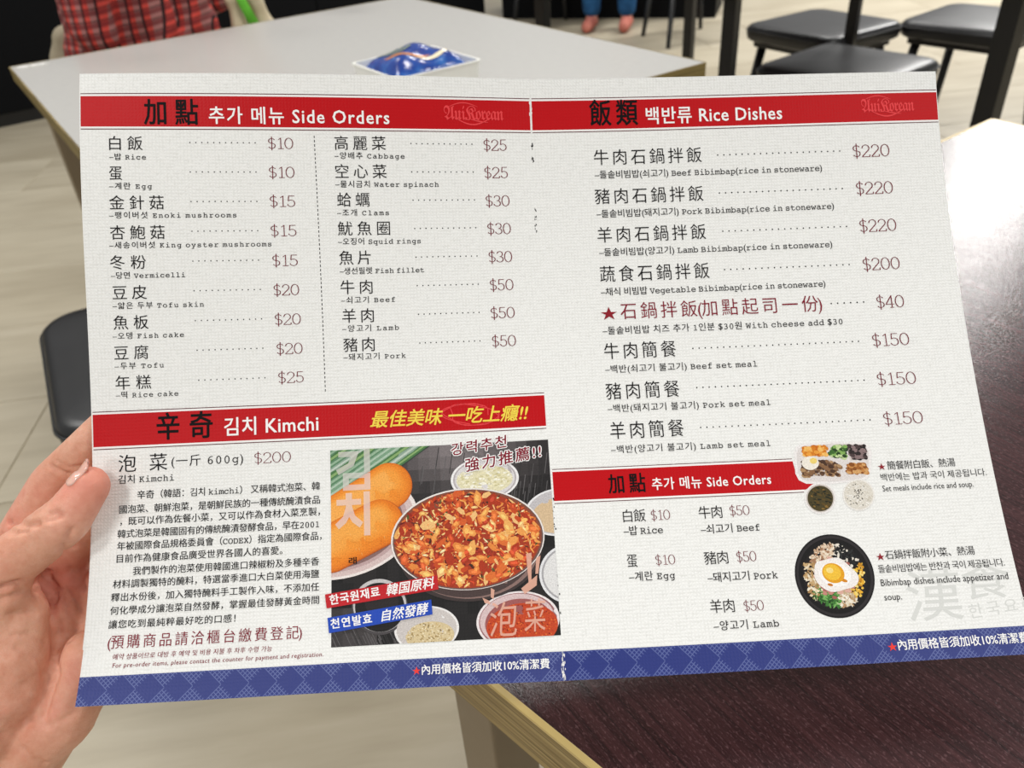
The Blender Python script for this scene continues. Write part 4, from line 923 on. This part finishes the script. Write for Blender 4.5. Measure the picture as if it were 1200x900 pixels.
for k in range(150):
    a, r = rng.uniform(0, 2*PI), math.sqrt(rng.random()); q.ell((179.3+12*r*math.cos(a), 196+5.8*r*math.sin(a)-1, rng.uniform(.5, 1.1), 0, 0, rng.uniform(.35, .7)), H(rng.choice(('#f6f0d2', '#fbf8e6', '#d8cf9f', '#efe7c0'))), 7)
q.build('printed_garlic', M['photo'], photo)
BR = (212.6, 212.9, 15.7, -.7, .2, 10.8)
disc('printed_bowl', [(BR, '#ecebec'), (sc(BR, .93), '#c4c0c2'), ((212.5, 214.5, 12.4, -.5, .1, 8), '#d8bc96')], .2)
BR2 = (215.7, 240.6, 13.8, .6, -.9, 13)
disc('printed_bowl', [(BR2, '#e6e6e8'), (sc(BR2, .92), '#a9a7aa'), (sc(BR2, .86), '#e2e1e0')], .2)
SB = (129.9, 250.4, 12.6, .7, -.1, 12.1)
disc('printed_bowl', [(SB, '#4a4648'), (sc(SB, .95, 0, -.6), '#c9c6c6'), (sc(SB, .88, 0, .2), '#161313'), (sc(SB, .6, 1, -2), '#262022')], .2)
SE = (150.7, 261.1, 14.4, -.7, .8, 9.8)
disc('printed_bowl', [(SE, '#efecea'), (sc(SE, .93), '#cfc8c4'), ((152.1, 264, 10.8, -.5, .5, 6), '#d9c59a')], .2)
q = Print(.26, CL)
for k in range(220):
    a, r = rng.uniform(0, 2*PI), math.sqrt(rng.random()); q.ell((152.1+10.3*r*math.cos(a), 264+5.6*r*math.sin(a), .4, .1, 0, .3), H(rng.choice(('#f0e2c0', '#c9ad78', '#e4d0a2', '#a88c58'))), 6)
q.build('printed_sesame', M['photo'], photo)
CB_ = (191.3, 259.5, 18.4, -.9, .7, 12.4)
disc('printed_bowl', [(CB_, '#efe6e6'), (sc(CB_, .94), '#9a6668'), (sc(CB_, .9, -.3, -.2), '#d9c0c0'), (sc(CB_, .82, .5, 1), '#a05a58'), ((193.1, 262, 15.8, -.8, .5, 9.7), '#c6441c')], .2)
q = Print(.28, CL)
for k in range(420):
    a, r = rng.uniform(0, 2*PI), math.sqrt(rng.random()); q.ell((193.1+15.3*r*math.cos(a), 262+9.4*r*math.sin(a), .36, .05, 0, .3), H(rng.choice(('#d9581f', '#b23413', '#e8742e', '#8f240f', '#c9481a'))), 6)
q.build('printed_chilli_powder', M['photo'], photo)
KB = (170.4, 222.5, 35.0, -.4, .7, 22.9)
disc('printed_steel_bowl', [((171.3, 228.0, 32.6, -.4, .7, 22.4), '#3c3130'), ((171.8, 227.0, 31.0, -.4, .7, 22.2), '#8a6e68'), ((170.6, 226.2, 30.5, -.4, .7, 22.4), '#4a3a38'), (KB, '#f0e9e4'), (sc(KB, .98, .1, .2), '#6a5450'), (sc(KB, .965), '#8a4a34'), (sc(KB, .94, 0, .5), '#a8381a')], .3)
q = Print(.4, CL); pal = [('#d4551f', 5), ('#c23f17', 5), ('#e4752f', 5), ('#ee9a4c', 4), ('#f3c07c', 4), ('#f6d8a4', 2), ('#9c2410', 4), ('#6d150c', 3), ('#3f2412', 2), ('#4c5a26', 1)]
bagc = [c for c, n in pal for _ in range(n)]
for k in range(1350):
    a, r = rng.uniform(0, 2*PI), math.sqrt(rng.random())*.93; cx, cy = 170.4+35*r*math.cos(a), 222.7+22.6*r*math.sin(a)
    big = k > 1150; l = rng.uniform(3.0, 7.5) if big else rng.uniform(1.2, 4.8); w = l*rng.uniform(.35, .65) if big else rng.uniform(.4, 1.2); th = rng.uniform(0, PI)
    col = rng.choice(('#f3c07c', '#f0b060', '#e88a3e', '#f0a050', '#d9602a', '#c84a1c', '#e07030', '#b03414')) if big else rng.choice(bagc)
    n_ = rng.randint(5, 7); pts = []
    for t in np.linspace(0, 2*PI, n_, endpoint=False):
        rr = rng.uniform(.75, 1.15); x, y = l*.5*rr*math.cos(t), w*.5*rr*math.sin(t); pts.append((cx+x*math.cos(th)-y*math.sin(th), cy+x*math.sin(th)+y*math.cos(th)))
    if any(((px-170.4)/34.2)**2+((py-222.5)/22.2)**2 > 1 for px, py in pts): continue
    q.poly(pts, H(col), off=.4+k*.00004)
    if rng.random() < .55:
        q.poly([(cx+(px-cx)*.5-.1, cy+(py-cy)*.45-.12) for px, py in pts], tuple(min(1, x*1.5+.02) for x in H(col)[:3])+(1,), off=.4+k*.00004+.01)
q.build('printed_kimchi', M['photo'], photo)
for pts, mt in (([(105.4, 243.8), (156.1, 238.1), (156.5, 244.3), (106.2, 249.9)], 'strip_red'), ([(106.6, 254.0), (153.1, 248.6), (153.5, 255.0), (107.3, 260.6)], 'strip_blue')):
    q = Print(.55); q.poly(pts); q.build('caption_strip', M[mt], photo)
halo = [('halo',)+e[1:] for e in PHOTO_PRINT if e[0] == 'capred']
write(halo, lambda e: photo, lambda e: .56)
write(PHOTO_PRINT, lambda e: photo, lambda e: .5 if e[0].startswith('veil') else .62)
# brush marks beside the chilli bowl
q = Print(.5, CL)
for pts in ([(196.5, 231), (199, 230.5), (198.3, 243), (197, 244)], [(193.5, 246), (201, 240.5), (200.5, 245), (195, 248.5)], [(201, 233), (203, 232), (201.5, 240), (200.2, 240)], [(176, 249), (179, 250.5), (179.5, 252), (177, 251.4)], [(180, 245), (181.6, 246), (181, 250), (179.8, 249)]):
    q.poly(pts)
q.build('brush_marks', M['veil2'], photo)

# --- set meal and bibimbap pictures on the right page
pr = Print(.1)
tr = [(325.5, 190.1), (327, 187.6), (330.1, 186.2), (345, 185.8), (359.4, 186.8), (361.8, 188.8), (362.5, 191.9), (360.6, 201), (358.6, 204), (354.8, 205.2), (342, 205.8), (329.3, 205.2), (326, 203.4), (324.8, 200.2)]
pr.poly(tr, H('#f3efed')); 
cc = [sum(p[0] for p in tr)/len(tr), sum(p[1] for p in tr)/len(tr)]
pr.poly([(cc[0]+(a-cc[0])*.93, cc[1]+(b-cc[1])*.9) for a, b in tr], H('#e4ddda'), off=.11)
meal = pr.build('set_meal_photo', M['photo'], menu)
comps = [([(330.7, 188.3), (342.3, 187.4), (340.7, 192.2), (329.7, 192.5)], ('#f0a23c', '#d97f1c', '#f6bf66', '#c96a14')),
         ([(345.5, 187.8), (351.3, 187.4), (349.6, 194.6), (341.8, 192.3)], ('#3f6b2a', '#86b05a', '#c8dba0', '#24421a')),
         ([(352.4, 187.9), (360.1, 188.3), (359.6, 195.0), (351.8, 195.2)], ('#2a2020', '#4a3a3a', '#161010', '#8a7474')),
         ([(329.0, 194.5), (342.0, 194.3), (347.0, 197.4), (345.4, 202.4), (327.9, 201.6)], ('#6a4a32', '#8a6444', '#4a3020', '#b08c64')),
         ([(349.8, 196.7), (359.2, 197.2), (358.5, 201.6), (348.9, 201.9)], ('#a8672c', '#c98a4a', '#8a4e1c', '#d8a468'))]
for poly_, cols in comps:
    q = Print(.13); q.poly(poly_, H('#cfc4be'), off=.125); us = [p_[0] for p_ in poly_]; vv = [p_[1] for p_ in poly_]
    for k in range(150):
        u, v = rng.uniform(min(us)+.6, max(us)-.6), rng.uniform(min(vv)+.5, max(vv)-.5); r = rng.uniform(.6, 1.5)
        inside = all((poly_[i][0]-poly_[i-1][0])*(v-poly_[i-1][1])-(poly_[i][1]-poly_[i-1][1])*(u-poly_[i-1][0]) > .3 for i in range(len(poly_)))
        if inside: q.ell((u, v, r, r*.3, -r*.2, r*.7), H(rng.choice(cols)), 7, off=.13+k*.0004)
    q.build('printed_side_dish', M['photo'], meal)
q = Print(.2); q.ell((332.6, 195.6, 4.0, -.6, .6, 3.2), H('#f4ede0')); q.ell((334.2, 194.6, 1.7, -.3, .3, 1.4), H('#f3d778'), off=.22); q.build('printed_egg', M['photo'], meal)
q = Print(.14); q.ell((334.7, 212.2, 7.4, .2, -.9, 7.3), H('#f2eeec')); q.ell((334.7, 212.2, 6.6, .2, -.8, 6.5), H('#cfc6be'), off=.15); q.ell((334.7, 212.3, 6.0, .2, -.7, 5.9), H('#4a4020'), off=.16)
for k in range(50):
    a, r = rng.uniform(0, 2*PI), math.sqrt(rng.random())*5; q.ell((334.7+r*math.cos(a), 212.3+r*math.sin(a), rng.uniform(.3, 1.2), .2, 0, .4), H(rng.choice(('#2a2a14', '#5f4a1e', '#8a6a30', '#1c1e10'))), 6, off=.17+k*.0004)
q.build('printed_soup_bowl', M['photo'], meal)
q = Print(.14); q.ell((352.9, 211.5, 7.5, .2, -1, 7.4), H('#f0ece6')); q.ell((352.9, 211.5, 6.8, .2, -.9, 6.7), H('#e2dcd0'), off=.15)
for k in range(170):
    a, r = rng.uniform(0, 2*PI), math.sqrt(rng.random())*6.2; dark = k > 130; r = r*.45 if dark and k < 160 else r
    q.ell((352.9+r*math.cos(a), 211.5+r*math.sin(a), .3 if dark else .5, .1, 0, .22), H('#2c2620' if dark else rng.choice(('#f8f5ee', '#d4ccbc', '#efeae0'))), 6, off=.16+k*.0003)
q.build('printed_rice_bowl', M['photo'], meal)
BB = (335.3, 247.3, 17.8, 3.0, -3.4, 18.2)
q = Print(.1); q.ell(BB, H('#141214'), 64); q.ell(sc(BB, .96), H('#2c282a'), 64, off=.11); q.ell(sc(BB, .9), H('#0f0d0e'), 64, off=.12); q.ell(sc(BB, .8, 0, .3), H('#1a1616'), 64, off=.13)
bib = q.build('bibimbap_photo', M['photo'], menu)
sect = [(2.2, 3.6, ('#e9d6b4', '#c9a878', '#f3e8d0', '#b08a58'), 'printed_sprouts'), (3.6, 4.7, ('#cba98a', '#e2c9ae', '#a67c5c', '#f0e2cc'), 'printed_mushroom'), (4.7, 5.75, ('#141416', '#2a2c2c', '#0c0c0e', '#eae2d4'), 'printed_seaweed'),
        (5.75, 7.0, ('#e9b030', '#f4c84e', '#c98a1c', '#f8dc80'), 'printed_corn'), (.72, 1.35, ('#e8dcc4', '#f4ecdc', '#c8b08c', '#b8946c'), 'printed_noodles'), (1.35, 2.5, ('#3f7a34', '#5a9a46', '#24521e', '#7ab460'), 'printed_greens')]
for a0, a1, cols, nm in sect:
    q = Print(.15)
    for k in range(120):
        a = rng.uniform(a0, a1); r = rng.uniform(.42, .76); cx, cy = BB[0]+BB[2]*r*math.cos(a)+BB[4]*r*math.sin(a), BB[1]+BB[3]*r*math.cos(a)+BB[5]*r*math.sin(a)
        l, w, th = rng.uniform(.8, 2.4), rng.uniform(.3, .7), rng.uniform(0, PI); 
        if nm == 'printed_corn': l, w = .8, .65
        q.ell((cx, cy, l*math.cos(th)*.7, l*math.sin(th)*.7, -w*math.sin(th), w*math.cos(th)), H(rng.choice(cols)), 7, off=.15+k*.0005)
    q.build(nm, M['photo'], bib)
q = Print(.24)
for k in range(60):
    a = rng.uniform(0, 2*PI); r = rng.uniform(.3, .52); q.ell((BB[0]+BB[2]*r*math.cos(a), BB[1]+1+BB[5]*r*math.sin(a)*.95, 1.2, .3, -.2, .7), H(rng.choice(('#c98a7c', '#e0b0a0', '#a8645a'))), 7, off=.22+k*.0003)
q.build('printed_ham', M['photo'], bib)
q = Print(.26); q.poly([(335.4+(9.9+.8*math.sin(3*t+1))*math.cos(t), 246.9+(7.4+.7*math.sin(4*t))*math.sin(t)+.12*9*math.cos(t)) for t in np.linspace(0, 2*PI, 40, endpoint=False)], H('#f6f0ec'))
q.ell((335.6, 246.9, 7.2, .9, -.6, 5.2), H('#fdfaf8'), off=.27); q.ell((334.8, 246.2, 5.0, .7, -.4, 4.4), H('#e9a41e'), off=.29); q.ell((334.3, 245.8, 4.0, .5, -.3, 3.5), H('#f5c43c'), off=.30); q.ell((333.4, 244.9, 1.6, .2, -.1, 1.2), H('#fbe08a'), off=.31)
q.ell((339, 249.6, 1.6, .6, -.2, .7), H('#d98a22'), off=.28); q.ell((332.5, 251.2, 1.2, .3, -.1, .6), H('#c97a28'), off=.28)
q.build('printed_fried_egg', M['photo'], bib)

# ------------------------------------------------------------------ the left hand that holds the menu
def hand_bones():
    J = {}
    def j(n, px, py, d): J[n] = at(px, py, d)
    j('wr', -22, 945, .388); j('wr_r', -60, 960, .388); j('wr_u', -8, 952, .392); j('arm_r', -150, 1190, .40); j('arm_u', -78, 1210, .41)
    j('i0', 2, 668, .407); j('i1', 61, 564, .3965); j('i2', 112, 512, .3880); j('i3', 150, 472, .3850)
    j('m0', 62, 672, .408); j('m1', 132, 578, .3935); j('m2', 178, 524, .3870); j('m3', 212, 486, .3862)
    j('r0', 108, 704, .405); j('r1', 182, 622, .3905); j('r2', 224, 574, .3855); j('r3', 256, 538, .3852)
    j('p0', 128, 752, .398); j('p1', 190, 694, .3825); j('p2', 220, 660, .3785); j('p3', 244, 632, .3785)
    j('t0', -18, 812, .379); j('t1', 6, 664, .360); j('t2', 76, 610, .3565); j('t3', 105, 569, .3585)
    B = []
    def b(a, ra, c, rc): B.append((J[a], ra/1000, J[c], rc/1000))
    for f, r in (('i', (12.2, 10.2, 9.0, 7.6)), ('m', (12.2, 10.2, 8.8, 7.6)), ('r', (11.8, 9.6, 8.4, 7.2)), ('p', (11.2, 8.2, 7.4, 6.2))):
        for k in range(3): b(f+str(k), r[k], f+str(k+1), r[k+1])
    b('wr_r', 18, 'i0', 13); b('wr', 18, 'm0', 13); b('wr', 18, 'r0', 13); b('wr_u', 17, 'p0', 13)
    b('i0', 12.5, 'm0', 12.5); b('m0', 12.5, 'r0', 12.5); b('r0', 12, 'p0', 12); b('wr_r', 19, 'wr_u', 18)
    b('wr_r', 19, 'arm_r', 24); b('wr_u', 18, 'arm_u', 23)
    b('t0', 16, 't1', 12.6); b('t1', 12.4, 't2', 11.2); b('t2', 11.0, 't3', 9.0)
    # thenar and hypothenar pads, web of the thumb
    B.append((at(0, 800, .373), .021, at(14, 722, .372), .016)); B.append((at(-20, 850, .377), .020, at(6, 770, .371), .019))
    B.append((at(70, 838, .386), .0165, at(106, 772, .387), .0145)); B.append((at(18, 888, .388), .0165, at(70, 840, .386), .0165))
    B.append((at(20, 690, .378), .010, at(10, 670, .392), .012)); B.append((at(36, 790, .389), .012, at(80, 720, .398), .011))
    return B, J
HB, HJ = hand_bones()
HAND_BASE = at(-20, 960, .39)
hm = blob_mesh([(tuple(a-HAND_BASE), ra, tuple(b-HAND_BASE), rb) for a, ra, b, rb in HB], .00125, 9, .55)
co = get_co(hm)
def crease(pts, depth, width):
    """press a skin fold into the surface along a line of 3-D points"""
    global co
    me_no = get_no(hm); best = np.full(len(co), 9.0)
    P = [np.asarray(p)-HAND_BASE for p in pts]
    for a, b in zip(P, P[1:]):
        d = b-a; t = np.clip(((co-a)@d)/(d@d), 0, 1); best = np.minimum(best, np.linalg.norm(co-a-t[:, None]*d, axis=1))
    co = co-me_no*(depth*np.exp(-(best/width)**2))[:, None]
    hm.vertices.foreach_set('co', co.ravel()); hm.update()
from mathutils.bvhtree import BVHTree
def on_skin(pts):
    """drop a drawn line of directions onto the skin"""
    bvh = BVHTree.FromPolygons([tuple(c) for c in co], [tuple(p.vertices) for p in hm.polygons]); out = []
    for px, py in pts:
        o = CAM-HAND_BASE; d = at(px, py, 1.0)-CAM; hit = bvh.ray_cast(Vector(o), Vector(d).normalized(), 1.5)
        if hit[0] is not None: out.append(np.array(hit[0])+HAND_BASE)
    return out
LINES = [([(84, 622), (80, 631), (86, 641)], .0011, .0016), ([(58, 603), (66, 600), (72, 604)], .0010, .0012), ([(55, 610), (63, 609), (70, 606)], .0008, .0010),
         ([(0, 690), (20, 684), (42, 681), (56, 672)], .0022, .0018), ([(0, 703), (24, 694), (46, 690)], .0012, .0020), ([(52, 672), (64, 700), (70, 740), (66, 790), (50, 840)], .0017, .0017),
         ([(58, 676), (76, 706), (82, 750)], .0012, .0014), ([(74, 640), (84, 668), (98, 690)], .0012, .0014), ([(60, 546), (70, 552), (80, 556), (96, 552)], .0012, .0012), ([(66, 541), (84, 548), (102, 544)], .0008, .0010),
         ([(10, 612), (28, 615), (44, 614)], .0015, .0013), ([(0, 628), (16, 624), (30, 622)], .0012, .0013), ([(0, 860), (26, 880), (52, 896)], .0010, .0018), ([(10, 720), (40, 716), (60, 730)], .0006, .0014),
         ([(20, 760), (44, 770), (56, 800)], .0006, .0014), ([(76, 690), (92, 712), (100, 730)], .0009, .0012), ([(14, 745), (34, 742), (52, 752)], .0005, .0012), ([(30, 845), (60, 850), (84, 838)], .0006, .0015)]
for pts, dp, wd in LINES:
    q = on_skin(pts)
    if len(q) > 1: crease(q, dp*1.5, wd)
flush = np.zeros(len(co))
for c_, r_, k_ in ((HJ['t3'], .014, .75), (HJ['t2'], .010, .35), (HJ['i1'], .013, .35), (at(10, 655, .36), .016, .3), (at(60, 690, .39), .016, .45), (at(100, 800, .37), .014, .4), (at(20, 850, .355), .03, .25), (at(10, 610, .39), .014, .35)):
    flush = np.maximum(flush, k_*np.exp(-(np.linalg.norm(co-(c_-HAND_BASE), axis=1)/r_)**2))
hm.attributes.new('Flush', 'FLOAT', 'POINT').data.foreach_set('value', flush)
hm.materials.append(M['skin'])
hand = empty('hand', tuple(HAND_BASE)); tag(hand, 'left hand gripping the menu by its left edge, thumb on the front', 'hand')
hm.name = 'hand_skin'; link('hand_skin', hm, hand)
# thumb nail: a thin curved plate seated on the back of the thumb tip
tip, ip = HJ['t3'], HJ['t2']; ax = (tip-ip)/np.linalg.norm(tip-ip); up = -CR*.72+CU*.56+CB*.40; up = up-ax*(up@ax); up /= np.linalg.norm(up); sd = np.cross(ax, up)
skin_tree = BVHTree.FromPolygons([tuple(c) for c in co], [tuple(p.vertices) for p in hm.polygons])
nv_, nf = [], []
NU_, NV2 = 14, 11
for lay in (0, 1):
    for i in range(NU_):
        f_ = i/(NU_-1); s = -.0036+f_*.0128
        for k in range(NV2):
            t = (k/(NV2-1)-.5)*2; w = math.sqrt(max(0.05, 1-max(0, (f_-.78)/.22)**2*.8-max(0, (.22-f_)/.22)**2*.6)); ang = t*.78*w
            dr = up*math.cos(ang)+sd*math.sin(ang); c0 = tip+ax*min(s, .0040)-HAND_BASE
            hit = skin_tree.ray_cast(Vector(c0+dr*.03), Vector(-dr), .03); rr = (.03-hit[3]) if hit[0] is not None else .009
            rr = min(max(rr, .0072), .0105)+(.00045 if lay == 0 else -.0006)-(.0007 if i == 0 else 0)
            nv_.append(c0+ax*max(0, s-.0040)+dr*rr)
n1 = NU_*NV2
for i in range(NU_-1):
    for k in range(NV2-1):
        a = i*NV2+k; nf += [(a, a+NV2, a+NV2+1, a+1), (n1+a, n1+a+1, n1+a+NV2+1, n1+a+NV2)]
for i in range(NU_-1):
    for k in (0, NV2-1): a = i*NV2+k; nf.append((a, a+NV2, n1+a+NV2, n1+a))
for k in range(NV2-1):
    for i in (0, NU_-1): a = i*NV2+k; nf.append((a, a+1, n1+a+1, n1+a))
mesh_obj('thumb_nail', nv_, nf, M['nail'], hand, smooth=True)

# ------------------------------------------------------------------ small things
bag('canvas_bag', 'cream canvas bag with a green stripe hanging right of the plaid shirt', (-.565, 2.31, .56), math.radians(10), .14, .06, .24, M['cream'], M['green'], math.radians(-14))
bag('shoulder_bag', 'khaki bag bulging at the left of the plaid shirt', (-1.12, 2.42, .48), math.radians(25), .22, .12, .24, M['khaki'])

# tissue pack in a white tray on the grey table
TC = np.array([-.138, 1.225])+.5*.150*np.array([math.cos(math.radians(118)), math.sin(math.radians(118))])+.5*.146*np.array([math.cos(math.radians(33)), math.sin(math.radians(33))])
tray = empty('tissue_tray', (TC[0], TC[1], .75), math.radians(33)); tag(tray, 'white plastic tray holding the blue tissue pack on the grey table', 'tray')
tb = bmesh.new(); ow, iw, h_ = .074, .0715, .05
def ring(w, z, r=.008):
    out = []
    for q_ in range(4):
        cx, cy = ((1, 1), (-1, 1), (-1, -1), (1, -1))[q_]
        for k in range(5): a = q_*PI/2+k*PI/8; out.append(tb.verts.new(((w-r)*cx+r*math.cos(a), (w-r)*cy+r*math.sin(a), z)))
    return out
rs = [ring(ow-.004, 0), ring(ow, h_-.003), ring(ow+.0015, h_-.003), ring(ow+.0015, h_), ring(iw, h_), ring(iw-.004, .003)]
for a, b in zip(rs, rs[1:]):
    n = len(a)
    for k in range(n): tb.faces.new((a[k], a[(k+1) % n], b[(k+1) % n], b[k]))
tb.faces.new(rs[0][::-1]); tb.faces.new(rs[-1])
bmesh.ops.recalc_face_normals(tb, faces=tb.faces[:])
bm_obj('tray_shell', tb, M['tray'], tray)
pack = empty('tissue_pack', (TC[0], TC[1], .754), math.radians(33)); tag(pack, 'blue glossy tissue pack with an orange swoosh, lying in the white tray', 'tissue pack')
def pack_z(x, y):
    w = .066; e = (1-min(1, abs(x/w))**3.2)*(1-min(1, abs(y/w))**3.2); return .030+.034*max(0, e)**.6+.003*math.sin(90*x+40*y)*e+.0025*math.sin(70*y-60*x+1)*e
pv, pf = [], []; N = 30
for i in range(N):
    for k in range(N): x, y = -.066+.132*i/(N-1), -.066+.132*k/(N-1); pv.append((x, y, pack_z(x, y)))
for i in range(N):
    for k in range(N): x, y = -.066+.132*i/(N-1), -.066+.132*k/(N-1); pv.append((x, y, .0))
for i in range(N-1):
    for k in range(N-1):
        a = i*N+k; pf += [(a, a+N, a+N+1, a+1), (N*N+a, N*N+a+1, N*N+a+N+1, N*N+a+N)]
for i in range(N-1):
    for a, b in ((i*N, (i+1)*N), ((i+1)*N+N-1, i*N+N-1), ((i)+1, i), ((N-1)*N+i, (N-1)*N+i+1)): pf.append((a, b, N*N+b, N*N+a))
film = mesh_obj('film_wrap', pv, pf, M['film'], pack, smooth=True)
def decal(name, pts, m, dz):
    v = [(x, y, pack_z(x, y)+dz) for x, y in pts]; h2 = len(pts)//2; f = [(i, i+1, len(pts)-2-i, len(pts)-1-i) for i in range(h2-1)]; mesh_obj(name, v, f, m, film)
def arc(cx, cy, r0, r1, a0, a1, n=26):
    t = np.linspace(a0, a1, n); k = np.sin(np.linspace(0, PI, n)); return [(cx+(r0+(r1-r0)*0)*math.cos(a), cy+r0*math.sin(a)) for a in t]+[(cx+(r0-(r0-r1)*kk-.0005)*math.cos(a), cy+(r0-(r0-r1)*kk-.0005)*math.sin(a)) for a, kk in zip(t[::-1], k[::-1])]
decal('orange_swoosh', arc(-.004, .012, .046, .033, 3.25, 5.0), M['orange'], .0009)
decal('cream_swoosh', arc(.012, -.002, .044, .036, 3.9, 5.6), M['creamprint'], .0012)
decal('orange_leaf', arc(.055, .012, .022, .013, 2.0, 4.2), M['orange'], .0009)
for r_ in range(3):
    y0 = .030-.011*r_; x0 = -.046+.006*r_
    decal('gold_lettering', [(x0+.034*i/7, y0) for i in range(8)]+[(x0+.034*i/7, y0+.0055) for i in range(7, -1, -1)], M['goldtext'], .0012)
